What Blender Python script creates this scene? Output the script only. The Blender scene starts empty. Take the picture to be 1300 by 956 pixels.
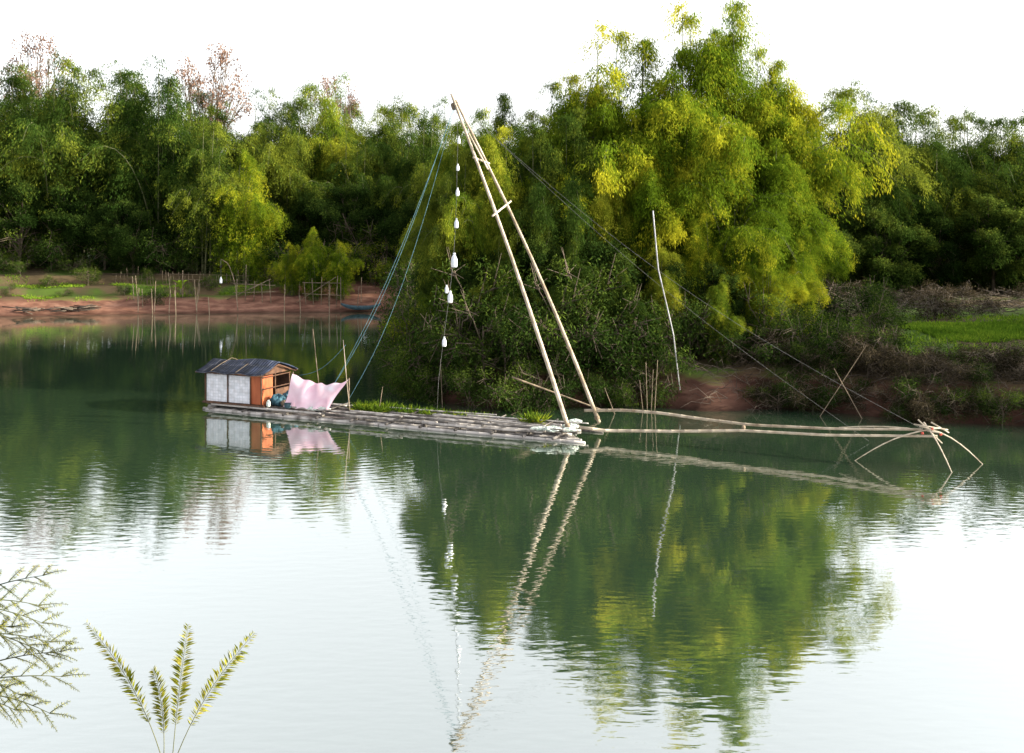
import bpy, math, random
import numpy as np
from mathutils import Vector

scene = bpy.context.scene
COL = scene.collection
rs = np.random.RandomState(7)
random.seed(7)

# ---------------------------------------------------------------- materials
def new_mat(name):
    m = bpy.data.materials.new(name); m.use_nodes = True
    nt = m.node_tree; nt.nodes.clear()
    return m, nt, nt.nodes, nt.links

def N(ns, t, **kw):
    n = ns.new(t)
    for k, v in kw.items():
        setattr(n, k, v)
    return n

def ramp(ns, stops):
    r = ns.new('ShaderNodeValToRGB')
    e = r.color_ramp.elements
    while len(e) < len(stops): e.new(0.5)
    for el, (p, c) in zip(e, stops):
        el.position = p; el.color = (c[0], c[1], c[2], 1)
    return r

def leaf_mat(name, dark, mid, light, trans=0.4, nscale=0.25, contrast=1.1):  # dark tones and noise contrast also carry painted shade inside the crowns
    m, nt, ns, L = new_mat(name)
    out = N(ns, 'ShaderNodeOutputMaterial')
    at = N(ns, 'ShaderNodeAttribute', attribute_name='tint')
    tc = N(ns, 'ShaderNodeNewGeometry')
    no = N(ns, 'ShaderNodeTexNoise'); no.inputs['Scale'].default_value = nscale; no.inputs['Detail'].default_value = 2
    L.new(tc.outputs['Position'], no.inputs['Vector'])
    oi = N(ns, 'ShaderNodeObjectInfo')
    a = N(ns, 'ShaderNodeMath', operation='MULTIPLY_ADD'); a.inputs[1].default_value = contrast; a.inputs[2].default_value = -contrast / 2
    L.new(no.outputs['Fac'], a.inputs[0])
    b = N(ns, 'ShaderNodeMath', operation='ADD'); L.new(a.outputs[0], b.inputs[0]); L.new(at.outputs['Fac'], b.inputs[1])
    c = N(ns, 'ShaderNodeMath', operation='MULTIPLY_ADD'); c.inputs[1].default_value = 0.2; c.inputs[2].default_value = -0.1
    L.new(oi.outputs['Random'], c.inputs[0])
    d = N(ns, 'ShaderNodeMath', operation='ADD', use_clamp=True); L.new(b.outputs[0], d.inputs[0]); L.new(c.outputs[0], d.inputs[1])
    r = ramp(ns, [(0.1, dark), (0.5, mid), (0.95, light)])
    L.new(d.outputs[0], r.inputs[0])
    p = N(ns, 'ShaderNodeBsdfDiffuse')
    t = N(ns, 'ShaderNodeBsdfTranslucent')
    L.new(r.outputs[0], p.inputs['Color']); L.new(r.outputs[0], t.inputs['Color'])
    mx = N(ns, 'ShaderNodeMixShader'); mx.inputs[0].default_value = trans
    L.new(p.outputs[0], mx.inputs[1]); L.new(t.outputs[0], mx.inputs[2]); L.new(mx.outputs[0], out.inputs[0])
    return m

def rough_mat(name, c1, c2, scale=6, rough=0.8, c3=None, stretch=(1, 1, 1), bump=0.3, use_tint=False):
    m, nt, ns, L = new_mat(name)
    out = N(ns, 'ShaderNodeOutputMaterial')
    tc = N(ns, 'ShaderNodeTexCoord'); mp = N(ns, 'ShaderNodeMapping'); mp.inputs['Scale'].default_value = stretch
    L.new(tc.outputs['Object'], mp.inputs[0])
    no = N(ns, 'ShaderNodeTexNoise'); no.inputs['Scale'].default_value = scale; no.inputs['Detail'].default_value = 6
    L.new(mp.outputs[0], no.inputs['Vector'])
    r = ramp(ns, [(0.3, c1), (0.52, c3 or [(a + b) / 2 for a, b in zip(c1, c2)]), (0.72, c2)])
    if use_tint:
        at = N(ns, 'ShaderNodeAttribute', attribute_name='tint')
        a = N(ns, 'ShaderNodeMath', operation='MULTIPLY_ADD'); a.inputs[1].default_value = 0.6; a.inputs[2].default_value = -0.3
        L.new(at.outputs['Fac'], a.inputs[0])
        b = N(ns, 'ShaderNodeMath', operation='ADD', use_clamp=True); L.new(a.outputs[0], b.inputs[0]); L.new(no.outputs['Fac'], b.inputs[1])
        L.new(b.outputs[0], r.inputs[0])
    else:
        L.new(no.outputs['Fac'], r.inputs[0])
    p = N(ns, 'ShaderNodeBsdfPrincipled'); p.inputs['Roughness'].default_value = rough
    p.inputs['Specular IOR Level'].default_value = 0.25
    L.new(r.outputs[0], p.inputs['Base Color'])
    bp = N(ns, 'ShaderNodeBump'); bp.inputs['Strength'].default_value = bump; bp.inputs['Distance'].default_value = 0.03
    L.new(no.outputs['Fac'], bp.inputs['Height']); L.new(bp.outputs[0], p.inputs['Normal'])
    L.new(p.outputs[0], out.inputs[0])
    return m

M = {}
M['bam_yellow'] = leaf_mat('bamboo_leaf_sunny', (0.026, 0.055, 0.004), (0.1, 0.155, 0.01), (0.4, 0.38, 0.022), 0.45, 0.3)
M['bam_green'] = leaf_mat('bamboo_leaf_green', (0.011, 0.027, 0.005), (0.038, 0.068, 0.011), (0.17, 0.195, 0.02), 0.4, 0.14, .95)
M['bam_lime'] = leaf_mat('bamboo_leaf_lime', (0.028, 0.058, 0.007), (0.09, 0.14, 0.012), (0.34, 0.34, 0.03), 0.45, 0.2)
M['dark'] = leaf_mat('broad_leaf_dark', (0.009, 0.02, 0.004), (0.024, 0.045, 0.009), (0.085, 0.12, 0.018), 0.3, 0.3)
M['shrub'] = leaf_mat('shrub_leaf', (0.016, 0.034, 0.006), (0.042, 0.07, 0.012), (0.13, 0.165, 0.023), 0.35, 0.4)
M['red_leaf'] = leaf_mat('dry_red_leaf', (0.1, 0.06, 0.045), (0.19, 0.12, 0.09), (0.3, 0.2, 0.15), 0.35, 0.3)
M['dry_leaf'] = leaf_mat('dry_shrub_leaf', (0.014, 0.014, 0.008), (0.036, 0.03, 0.017), (0.09, 0.07, 0.045), 0.3, 0.4)
M['grass'] = leaf_mat('grass_blade', (0.05, 0.1, 0.01), (0.1, 0.19, 0.015), (0.24, 0.33, 0.03), 0.4, 0.3, 0.9)
M['frond'] = leaf_mat('frond_leaflet', (0.1, 0.12, 0.012), (0.24, 0.24, 0.03), (0.45, 0.38, 0.08), 0.4, 3.0, .9)
M['bark'] = rough_mat('bark', (0.03, 0.022, 0.015), (0.11, 0.085, 0.06), 3)
M['culm'] = rough_mat('bamboo_culm', (0.03, 0.04, 0.015), (0.11, 0.11, 0.05), 2)
M['pole'] = rough_mat('weathered_bamboo_pole', (0.14, 0.105, 0.07), (0.4, 0.34, 0.27), 3, 0.7, use_tint=True)
M['deckpole'] = rough_mat('grey_bamboo', (0.03, 0.026, 0.024), (0.34, 0.315, 0.3), 2.2, 0.8, (0.11, 0.098, 0.09), use_tint=True)
M['stake'] = rough_mat('stake_wood', (0.06, 0.045, 0.03), (0.19, 0.145, 0.1), 4)
M['twig'] = rough_mat('dry_twig', (0.025, 0.018, 0.014), (0.11, 0.085, 0.065), 2, use_tint=True)
M['rope_blue'] = rough_mat('blue_rope', (0.04, 0.1, 0.13), (0.1, 0.19, 0.23), 8)
M['rope_dark'] = rough_mat('dark_cord', (0.04, 0.04, 0.04), (0.1, 0.1, 0.1), 8)
M['white'] = rough_mat('white_plastic', (0.42, 0.45, 0.5), (0.66, 0.67, 0.7), 5, 0.4, bump=0.05)
M['greypole'] = rough_mat('dull_pale_pole', (0.12, 0.12, 0.12), (0.36, 0.36, 0.37), 2, 0.6)
M['net'] = rough_mat('white_net', (0.2, 0.26, 0.22), (0.62, 0.64, 0.62), 14, 0.8)
M['blue'] = rough_mat('blue_cloth', (0.015, 0.04, 0.06), (0.05, 0.13, 0.18), 7, 0.8)
M['redcloth'] = rough_mat('red_cloth', (0.3, 0.04, 0.03), (0.42, 0.1, 0.07), 7, 0.8)
M['door'] = rough_mat('orange_wood', (0.19, 0.042, 0.016), (0.34, 0.1, 0.04), 3, 0.7, stretch=(1, 1, 0.3))
M['wood'] = rough_mat('brown_wood', (0.03, 0.015, 0.01), (0.11, 0.055, 0.032), 4, 0.8)
M['boat'] = rough_mat('dark_teal_boat', (0.012, 0.03, 0.04), (0.04, 0.08, 0.1), 4, 0.6)

def panel_roof_mat():
    m, nt, ns, L = new_mat('blue_black_roof_sheets')
    out = N(ns, 'ShaderNodeOutputMaterial'); uv = N(ns, 'ShaderNodeUVMap')
    no = N(ns, 'ShaderNodeTexNoise'); no.inputs['Scale'].default_value = 4; no.inputs['Detail'].default_value = 6; L.new(uv.outputs[0], no.inputs['Vector'])
    br = N(ns, 'ShaderNodeTexBrick'); br.offset = 0.3
    br.inputs['Scale'].default_value = 1.0; br.inputs['Brick Width'].default_value = 0.42; br.inputs['Row Height'].default_value = 0.62; br.inputs['Mortar Size'].default_value = 0.014
    br.inputs['Color1'].default_value = (0.006, 0.008, 0.014, 1); br.inputs['Color2'].default_value = (0.024, 0.032, 0.056, 1); br.inputs['Mortar'].default_value = (0.06, 0.065, 0.08, 1)
    L.new(uv.outputs[0], br.inputs['Vector'])
    r = ramp(ns, [(0.3, (0.4, 0.4, 0.4)), (0.7, (1.5, 1.5, 1.6))]); L.new(no.outputs['Fac'], r.inputs[0])
    mx = N(ns, 'ShaderNodeMixRGB', blend_type='MULTIPLY'); mx.inputs[0].default_value = 1; L.new(br.outputs['Color'], mx.inputs[1]); L.new(r.outputs[0], mx.inputs[2])
    sx = N(ns, 'ShaderNodeSeparateXYZ'); L.new(uv.outputs[0], sx.inputs[0])
    mu = N(ns, 'ShaderNodeMath', operation='MULTIPLY'); mu.inputs[1].default_value = 50; L.new(sx.outputs[0], mu.inputs[0])
    sn = N(ns, 'ShaderNodeMath', operation='SINE'); L.new(mu.outputs[0], sn.inputs[0])
    p = N(ns, 'ShaderNodeBsdfPrincipled'); p.inputs['Roughness'].default_value = 0.85; p.inputs['Specular IOR Level'].default_value = 0.12; L.new(mx.outputs[0], p.inputs['Base Color'])
    bp = N(ns, 'ShaderNodeBump'); bp.inputs['Distance'].default_value = 0.02; bp.inputs['Strength'].default_value = 1
    L.new(sn.outputs[0], bp.inputs['Height']); L.new(bp.outputs[0], p.inputs['Normal']); L.new(p.outputs[0], out.inputs[0])
    return m
M['roof'] = panel_roof_mat()

def wall_mat():
    m, nt, ns, L = new_mat('white_woven_wall')
    out = N(ns, 'ShaderNodeOutputMaterial'); uv = N(ns, 'ShaderNodeUVMap')
    br = N(ns, 'ShaderNodeTexBrick'); br.inputs['Scale'].default_value = 1.0; br.offset = 0
    br.inputs['Color1'].default_value = (0.6, 0.6, 0.66, 1); br.inputs['Color2'].default_value = (0.5, 0.52, 0.58, 1); br.inputs['Mortar'].default_value = (0.4, 0.42, 0.48, 1)
    br.inputs['Mortar Size'].default_value = 0.007; br.inputs['Brick Width'].default_value = 0.13; br.inputs['Row Height'].default_value = 0.12
    L.new(uv.outputs[0], br.inputs['Vector'])
    no = N(ns, 'ShaderNodeTexNoise'); no.inputs['Scale'].default_value = 5; L.new(uv.outputs[0], no.inputs['Vector'])
    r = ramp(ns, [(0.3, (0.62, 0.6, 0.58)), (0.7, (1, 1, 1))]); L.new(no.outputs['Fac'], r.inputs[0])
    mx = N(ns, 'ShaderNodeMixRGB', blend_type='MULTIPLY'); mx.inputs[0].default_value = 0.7
    L.new(br.outputs['Color'], mx.inputs[1]); L.new(r.outputs[0], mx.inputs[2])
    p = N(ns, 'ShaderNodeBsdfPrincipled'); p.inputs['Roughness'].default_value = 0.7; L.new(mx.outputs[0], p.inputs['Base Color']); L.new(p.outputs[0], out.inputs[0])
    return m
M['wall'] = wall_mat()

def tarp_mat():
    m, nt, ns, L = new_mat('pink_cloth')
    out = N(ns, 'ShaderNodeOutputMaterial'); uv = N(ns, 'ShaderNodeUVMap')
    no = N(ns, 'ShaderNodeTexNoise'); no.inputs['Scale'].default_value = 3; no.inputs['Detail'].default_value = 4; L.new(uv.outputs[0], no.inputs['Vector'])
    r = ramp(ns, [(0.35, (0.64, 0.4, 0.5)), (0.58, (0.68, 0.52, 0.6)), (0.7, (0.66, 0.64, 0.72))]); L.new(no.outputs['Fac'], r.inputs[0])
    p = N(ns, 'ShaderNodeBsdfPrincipled'); p.inputs['Roughness'].default_value = 0.8; L.new(r.outputs[0], p.inputs['Base Color'])
    t = N(ns, 'ShaderNodeBsdfTranslucent'); L.new(r.outputs[0], t.inputs['Color'])
    ms = N(ns, 'ShaderNodeMixShader'); ms.inputs[0].default_value = 0.3; L.new(p.outputs[0], ms.inputs[1]); L.new(t.outputs[0], ms.inputs[2]); L.new(ms.outputs[0], out.inputs[0])
    return m
M['tarp'] = tarp_mat()

def ground_mat():
    m, nt, ns, L = new_mat('river_bank_ground')
    out = N(ns, 'ShaderNodeOutputMaterial'); g = N(ns, 'ShaderNodeNewGeometry')
    sep = N(ns, 'ShaderNodeSeparateXYZ'); L.new(g.outputs['Position'], sep.inputs[0])
    n1 = N(ns, 'ShaderNodeTexNoise'); n1.inputs['Scale'].default_value = 0.22; n1.inputs['Detail'].default_value = 6; L.new(g.outputs['Position'], n1.inputs['Vector'])
    mp = N(ns, 'ShaderNodeMapping'); mp.inputs['Scale'].default_value = (0.5, 0.8, 2.5); L.new(g.outputs['Position'], mp.inputs[0])
    n2 = N(ns, 'ShaderNodeTexNoise'); n2.inputs['Scale'].default_value = 1.6; n2.inputs['Detail'].default_value = 9; n2.inputs['Roughness'].default_value = .6; L.new(mp.outputs[0], n2.inputs['Vector'])
    soil = ramp(ns, [(0.3, (0.034, 0.016, 0.011)), (0.5, (0.07, 0.034, 0.024)), (0.72, (0.12, 0.066, 0.047))]); L.new(n2.outputs['Fac'], soil.inputs[0])
    veg = ramp(ns, [(0.3, (0.045, 0.033, 0.018)), (0.47, (0.075, 0.055, 0.03)), (0.54, (0.045, 0.07, 0.013)), (0.7, (0.06, 0.105, 0.013))]); L.new(n1.outputs['Fac'], veg.inputs[0])
    a = N(ns, 'ShaderNodeMath', operation='MULTIPLY_ADD'); a.inputs[1].default_value = 1.2; L.new(n2.outputs['Fac'], a.inputs[0]); L.new(sep.outputs['Z'], a.inputs[2])
    x1 = N(ns, 'ShaderNodeMapRange'); x1.inputs['From Min'].default_value = -24; x1.inputs['From Max'].default_value = -19; L.new(sep.outputs['X'], x1.inputs['Value'])
    x2 = N(ns, 'ShaderNodeMapRange'); x2.inputs['From Min'].default_value = -5; x2.inputs['From Max'].default_value = -8; L.new(sep.outputs['X'], x2.inputs['Value'])
    xm = N(ns, 'ShaderNodeMath', operation='MULTIPLY'); L.new(x1.outputs[0], xm.inputs[0]); L.new(x2.outputs[0], xm.inputs[1])
    a2 = N(ns, 'ShaderNodeMath', operation='MULTIPLY_ADD'); a2.inputs[1].default_value = -1.1; L.new(xm.outputs[0], a2.inputs[0]); L.new(a.outputs[0], a2.inputs[2])
    mr = N(ns, 'ShaderNodeMapRange'); mr.inputs['From Min'].default_value = 1.6; mr.inputs['From Max'].default_value = 2.0; L.new(a2.outputs[0], mr.inputs['Value'])
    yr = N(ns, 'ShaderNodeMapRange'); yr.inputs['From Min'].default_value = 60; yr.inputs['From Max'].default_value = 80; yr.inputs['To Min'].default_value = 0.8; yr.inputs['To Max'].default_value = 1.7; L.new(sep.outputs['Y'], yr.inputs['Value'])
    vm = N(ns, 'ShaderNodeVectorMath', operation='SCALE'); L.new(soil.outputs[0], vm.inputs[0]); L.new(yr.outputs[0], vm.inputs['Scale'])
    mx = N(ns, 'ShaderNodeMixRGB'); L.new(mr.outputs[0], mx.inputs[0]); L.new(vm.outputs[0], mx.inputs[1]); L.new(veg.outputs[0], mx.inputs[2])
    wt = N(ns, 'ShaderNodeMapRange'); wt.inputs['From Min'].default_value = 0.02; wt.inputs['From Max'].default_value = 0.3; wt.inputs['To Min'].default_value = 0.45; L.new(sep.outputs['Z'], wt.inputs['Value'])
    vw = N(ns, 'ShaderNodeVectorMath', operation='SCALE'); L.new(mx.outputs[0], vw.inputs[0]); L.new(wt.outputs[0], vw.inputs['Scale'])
    p = N(ns, 'ShaderNodeBsdfPrincipled'); p.inputs['Roughness'].default_value = 0.95; p.inputs['Specular IOR Level'].default_value = 0.1
    L.new(vw.outputs[0], p.inputs['Base Color'])
    bp = N(ns, 'ShaderNodeBump'); bp.inputs['Distance'].default_value = 0.1; bp.inputs['Strength'].default_value = 0.5
    L.new(n2.outputs['Fac'], bp.inputs['Height']); L.new(bp.outputs[0], p.inputs['Normal']); L.new(p.outputs[0], out.inputs[0])
    return m
M['ground'] = ground_mat()

def water_mat():
    m, nt, ns, L = new_mat('green_river_water')
    out = N(ns, 'ShaderNodeOutputMaterial'); g = N(ns, 'ShaderNodeNewGeometry')
    mp = N(ns, 'ShaderNodeMapping'); mp.inputs['Scale'].default_value = (0.8, 2.0, 1); mp.inputs['Rotation'].default_value = (0, 0, 0.1); L.new(g.outputs['Position'], mp.inputs[0])
    n1 = N(ns, 'ShaderNodeTexNoise'); n1.inputs['Scale'].default_value = 2.5; n1.inputs['Detail'].default_value = 2; n1.inputs['Roughness'].default_value = 0.4; L.new(mp.outputs[0], n1.inputs['Vector'])
    n3 = N(ns, 'ShaderNodeTexNoise'); n3.inputs['Scale'].default_value = 0.09; n3.inputs['Detail'].default_value = 3; L.new(g.outputs['Position'], n3.inputs['Vector'])
    mr = N(ns, 'ShaderNodeMapRange'); mr.inputs['From Min'].default_value = 0.35; mr.inputs['From Max'].default_value = 0.65; mr.inputs['To Min'].default_value = 0.35; mr.inputs['To Max'].default_value = 1.0; L.new(n3.outputs['Fac'], mr.inputs['Value'])
    sub = N(ns, 'ShaderNodeVectorMath', operation='SUBTRACT'); sub.inputs[1].default_value = (-7, 36, 0); L.new(g.outputs['Position'], sub.inputs[0])
    wv = N(ns, 'ShaderNodeTexWave', wave_type='RINGS', rings_direction='Z'); wv.inputs['Scale'].default_value = 0.85; wv.inputs['Distortion'].default_value = 3.0; wv.inputs['Detail'].default_value = 2; wv.inputs['Detail Scale'].default_value = 0.4
    L.new(sub.outputs[0], wv.inputs['Vector'])
    ln = N(ns, 'ShaderNodeVectorMath', operation='LENGTH'); L.new(sub.outputs[0], ln.inputs[0])
    fr_ = N(ns, 'ShaderNodeMapRange'); fr_.inputs['From Min'].default_value = 8; fr_.inputs['From Max'].default_value = 19; fr_.inputs['To Min'].default_value = 0.13; fr_.inputs['To Max'].default_value = 0.01; L.new(ln.outputs['Value'], fr_.inputs['Value'])
    h1 = N(ns, 'ShaderNodeMath', operation='MULTIPLY'); L.new(n1.outputs['Fac'], h1.inputs[0]); L.new(mr.outputs[0], h1.inputs[1])
    h2 = N(ns, 'ShaderNodeMath', operation='MULTIPLY_ADD'); L.new(fr_.outputs[0], h2.inputs[1]); L.new(wv.outputs['Fac'], h2.inputs[0]); L.new(h1.outputs[0], h2.inputs[2])
    bp = N(ns, 'ShaderNodeBump'); bp.inputs['Strength'].default_value = 1.0; bp.inputs['Distance'].default_value = 0.005; L.new(h2.outputs[0], bp.inputs['Height'])
    df = N(ns, 'ShaderNodeBsdfDiffuse'); df.inputs['Color'].default_value = (0.022, 0.042, 0.024, 1)
    gl = N(ns, 'ShaderNodeBsdfGlossy'); gl.inputs['Color'].default_value = (0.97, 0.98, 0.98, 1); gl.inputs['Roughness'].default_value = 0.025
    L.new(bp.outputs[0], gl.inputs['Normal'])
    fr = N(ns, 'ShaderNodeFresnel'); fr.inputs['IOR'].default_value = 1.33; L.new(bp.outputs[0], fr.inputs['Normal'])
    f2 = N(ns, 'ShaderNodeMath', operation='MULTIPLY_ADD', use_clamp=True); f2.inputs[1].default_value = 0.48; f2.inputs[2].default_value = 0.5; L.new(fr.outputs[0], f2.inputs[0])
    ms = N(ns, 'ShaderNodeMixShader'); L.new(f2.outputs[0], ms.inputs[0]); L.new(df.outputs[0], ms.inputs[1]); L.new(gl.outputs[0], ms.inputs[2]); L.new(ms.outputs[0], out.inputs[0])
    return m
M['water'] = water_mat()

# ---------------------------------------------------------------- mesh helpers
class MB:
    def __init__(s): s.v = []; s.f = []; s.t = []; s.uv = None
    def tube(s, pts, rad, k=6, tint=0.5, cap=True, nodes=0):
        pts = [Vector(p) for p in pts]; n = len(pts)
        if not hasattr(rad, '__len__'): rad = [rad] * n
        elif len(rad) == 2 and n != 2: rad = [rad[0] + (rad[1] - rad[0]) * i / (n - 1) for i in range(n)]
        b = len(s.v)
        up = Vector((0, 0, 1)); d0 = (pts[-1] - pts[0]).normalized()
        if abs(d0.z) > 0.9: up = Vector((1, 0, 0))
        for i, p in enumerate(pts):
            d = (pts[min(i + 1, n - 1)] - pts[max(i - 1, 0)]).normalized()
            a = d.cross(up).normalized(); c = d.cross(a).normalized()
            for j in range(k):
                th = 2 * math.pi * j / k
                q = p + (a * math.cos(th) + c * math.sin(th)) * rad[i]
                s.v.append((q.x, q.y, q.z)); s.t.append(tint)
        for i in range(n - 1):
            for j in range(k):
                j2 = (j + 1) % k
                s.f.append((b + i * k + j, b + i * k + j2, b + (i + 1) * k + j2, b + (i + 1) * k + j))
        if cap:
            s.f.append(tuple(b + j for j in range(k - 1, -1, -1)))
            s.f.append(tuple(b + (n - 1) * k + j for j in range(k)))
        return s
    def bamboo(s, pts, r0, r1, tint=0.5, step=0.45, k=8):
        pts = [Vector(p) for p in pts]
        L = [0]
        for a, b in zip(pts, pts[1:]): L.append(L[-1] + (b - a).length)
        tot = L[-1]
        def at(d):
            d = max(0, min(tot, d))
            for i in range(len(pts) - 1):
                if d <= L[i + 1] + 1e-9:
                    return pts[i].lerp(pts[i + 1], (d - L[i]) / max(1e-9, L[i + 1] - L[i]))
            return pts[-1]
        ds = []; rr = []
        d = 0
        ds.append(0); rr.append(1)
        while d + step < tot:
            d += step
            for o, m_ in ((-0.02, 1), (0, 1.16), (0.02, 1)):
                ds.append(d + o); rr.append(m_)
        ds.append(tot); rr.append(1)
        s.tube([at(x) for x in ds], [(r0 + (r1 - r0) * x / tot) * m_ for x, m_ in zip(ds, rr)], k, tint)
        return s
    def box(s, o, ax, ay, az, tint=0.5):
        o = Vector(o); ax = Vector(ax); ay = Vector(ay); az = Vector(az)
        b = len(s.v)
        for z in (0, 1):
            for (i, j) in ((0, 0), (1, 0), (1, 1), (0, 1)):
                q = o + ax * i + ay * j + az * z; s.v.append(tuple(q)); s.t.append(tint)
        for f in ((0, 3, 2, 1), (4, 5, 6, 7), (0, 1, 5, 4), (1, 2, 6, 5), (2, 3, 7, 6), (3, 0, 4, 7)):
            s.f.append(tuple(b + i for i in f))
        return s
    def grid(s, fn, nu, nv, tint=0.5):
        b = len(s.v)
        for i in range(nu + 1):
            for j in range(nv + 1):
                s.v.append(tuple(fn(i / nu, j / nv))); s.t.append(tint)
        for i in range(nu):
            for j in range(nv):
                a = b + i * (nv + 1) + j
                s.f.append((a, a + nv + 1, a + nv + 2, a + 1))
        return s
    def lathe(s, c, prof, k=12, axis=None, tint=0.5):
        c = Vector(c); ax = Vector(axis or (0, 0, 1)).normalized()
        a = ax.orthogonal().normalized(); d = ax.cross(a)
        b = len(s.v)
        for (r, z) in prof:
            for j in range(k):
                th = 2 * math.pi * j / k
                q = c + ax * z + (a * math.cos(th) + d * math.sin(th)) * r
                s.v.append(tuple(q)); s.t.append(tint)
        for i in range(len(prof) - 1):
            for j in range(k):
                j2 = (j + 1) % k
                s.f.append((b + i * k + j, b + i * k + j2, b + (i + 1) * k + j2, b + (i + 1) * k + j))
        s.f.append(tuple(b + j for j in range(k - 1, -1, -1))); s.f.append(tuple(b + (len(prof) - 1) * k + j for j in range(k)))
        return s
    def mesh(s, name, loc=(0, 0, 0), smooth=True):
        me = bpy.data.meshes.new(name)
        l = Vector(loc)
        me.from_pydata([(v[0] - l.x, v[1] - l.y, v[2] - l.z) for v in s.v], [], s.f)
        a = me.attributes.new('tint', 'FLOAT', 'POINT'); a.data.foreach_set('value', np.array(s.t, dtype=np.float32))
        if smooth: me.polygons.foreach_set('use_smooth', [True] * len(me.polygons))
        me.update()
        return me

def leaves_mesh(name, P, D, Ln, Wd, T, rng):
    n = len(P)
    R = rng.normal(size=(n, 3)); S = np.cross(D, R); S /= (np.linalg.norm(S, axis=1)[:, None] + 1e-9)
    Ln = Ln[:, None]; Wd = Wd[:, None]
    V = np.empty((n, 4, 3), dtype=np.float32)
    V[:, 0] = P; V[:, 1] = P + D * Ln * 0.42 + S * Wd * 0.5; V[:, 2] = P + D * Ln; V[:, 3] = P + D * Ln * 0.42 - S * Wd * 0.5
    V[:, 2, 2] -= (Ln[:, 0] * 0.12)
    me = bpy.data.meshes.new(name)
    me.vertices.add(n * 4); me.vertices.foreach_set('co', V.ravel())
    me.loops.add(n * 4); me.loops.foreach_set('vertex_index', np.arange(n * 4, dtype=np.int32))
    me.polygons.add(n); me.polygons.foreach_set('loop_start', np.arange(0, n * 4, 4, dtype=np.int32))
    a = me.attributes.new('tint', 'FLOAT', 'POINT'); a.data.foreach_set('value', np.repeat(T, 4).astype(np.float32))
    me.update(); me.validate()
    return me

def tag(o, label, cat, group=None, kind=None):
    if label: o['label'] = label
    if cat: o['category'] = cat
    if group: o['group'] = group
    if kind: o['kind'] = kind
    return o

def empty(name, loc, label, cat, group=None):
    o = bpy.data.objects.new(name, None); o.location = loc; o.empty_display_size = 0.3
    COL.objects.link(o); return tag(o, label, cat, group)

def part(th, name, mb, mat, smooth=True, label=None, parent=None):
    me = mb.mesh(name, th.location if parent is None else PARLOC, smooth) if isinstance(mb, MB) else mb
    o = bpy.data.objects.new(name, me); o.parent = parent or th
    me.materials.append(mat); COL.objects.link(o)
    if label: o['label'] = label
    return o

def solo(name, mb, mat, loc, label, cat, group=None, kind=None, smooth=True):
    me = mb.mesh(name, loc, smooth) if isinstance(mb, MB) else mb
    o = bpy.data.objects.new(name, me); o.location = loc; me.materials.append(mat); COL.objects.link(o)
    return tag(o, label, cat, group, kind)

# ---------------------------------------------------------------- terrain
near = [(-400, 2), (-60, 7), (-10, 10.3), (0, 10.5), (20, 9.5), (60, 4), (400, -60)]
far = [(400, -10), (60, 30), (35, 35), (24, 35.5), (18.7, 36.6), (16, 37.2), (11.5, 40), (7.6, 39.6), (4.8, 41), (0, 39.9), (-2.9, 41.6), (-5.3, 46), (-6.3, 55), (-6.8, 65), (-7.5, 75), (-8.5, 84), (-11, 87), (-20, 86), (-30, 84.5), (-42, 82), (-70, 76), (-150, 60), (-400, 40)]
poly = np.array(near + far, dtype=float)
shoreX = [-5.3, -2.9, 0, 4.8, 7.6, 11.5, 16, 18.7, 24, 35]; shoreY = [46, 41.6, 39.9, 41, 39.6, 40, 37.2, 36.6, 35.5, 35]
def shore(x): return float(np.interp(x, shoreX, shoreY))

def river_sd(X, Y):
    d = np.full(X.shape, 1e9); inside = np.zeros(X.shape, bool)
    n = len(poly)
    for i in range(n):
        ax, ay = poly[i]; bx, by = poly[(i + 1) % n]
        dx, dy = bx - ax, by - ay
        t = np.clip(((X - ax) * dx + (Y - ay) * dy) / (dx * dx + dy * dy), 0, 1)
        d = np.minimum(d, np.hypot(X - ax - t * dx, Y - ay - t * dy))
        c = ((ay > Y) != (by > Y))
        with np.errstate(divide='ignore', invalid='ignore'):
            xi = ax + (Y - ay) * dx / (dy if dy != 0 else 1e-9)
        inside ^= (c & (X < xi))
    return np.where(inside, -d, d)

def wob(X, Y, f, ph):
    return np.sin(X * f + ph) * np.cos(Y * f * 1.13 + 1.7 * ph) + 0.5 * np.sin(X * f * 2.3 + Y * f * 1.9 + ph) + 0.3 * np.sin(Y * f * 4.1 - X * f * 3.1)

def gheight(X, Y):
    X = np.asarray(X, float); Y = np.asarray(Y, float)
    d = river_sd(X, Y)
    de = d + np.where(Y > 70, 0.12, 0.25) * wob(X, Y, 0.6, 1.0)
    right = np.interp(de, [0, 0.5, 1.4, 3, 8, 40, 600], [0, 0.55, 1.35, 1.7, 2.0, 2.2, 4])
    left = np.interp(de, [0, 0.8, 1.0, 2.0, 2.3, 4.2, 4.6, 7.5, 8, 20, 60, 600], [0, 0.3, 0.55, 0.7, 1.2, 1.4, 2.0, 2.2, 2.9, 3.9, 4.2, 6])
    nearp = np.interp(de, [0, 5, 10.5, 30, 600], [0, 2.9, 5.55, 6, 8])
    ymid = np.where(X < 20, 24, 24 - (X - 20) * 0.2)
    wl = 1 / (1 + np.exp((X + 9) / 1.2))
    h = right * (1 - wl) + left * wl
    h = np.where(Y < ymid, nearp, h)
    h = h + np.clip(d, 0, 3) / 3 * 0.08 * wob(X, Y, 0.5, 0.3) + np.where(Y > 70, 0.02, 0.05) * np.clip(d, 0, 1) * wob(X, Y, 2.1, 2)
    return np.where(d < 0, np.maximum(-0.6 * (-d) - 0.02, -2.2), h + 0.0)

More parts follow.
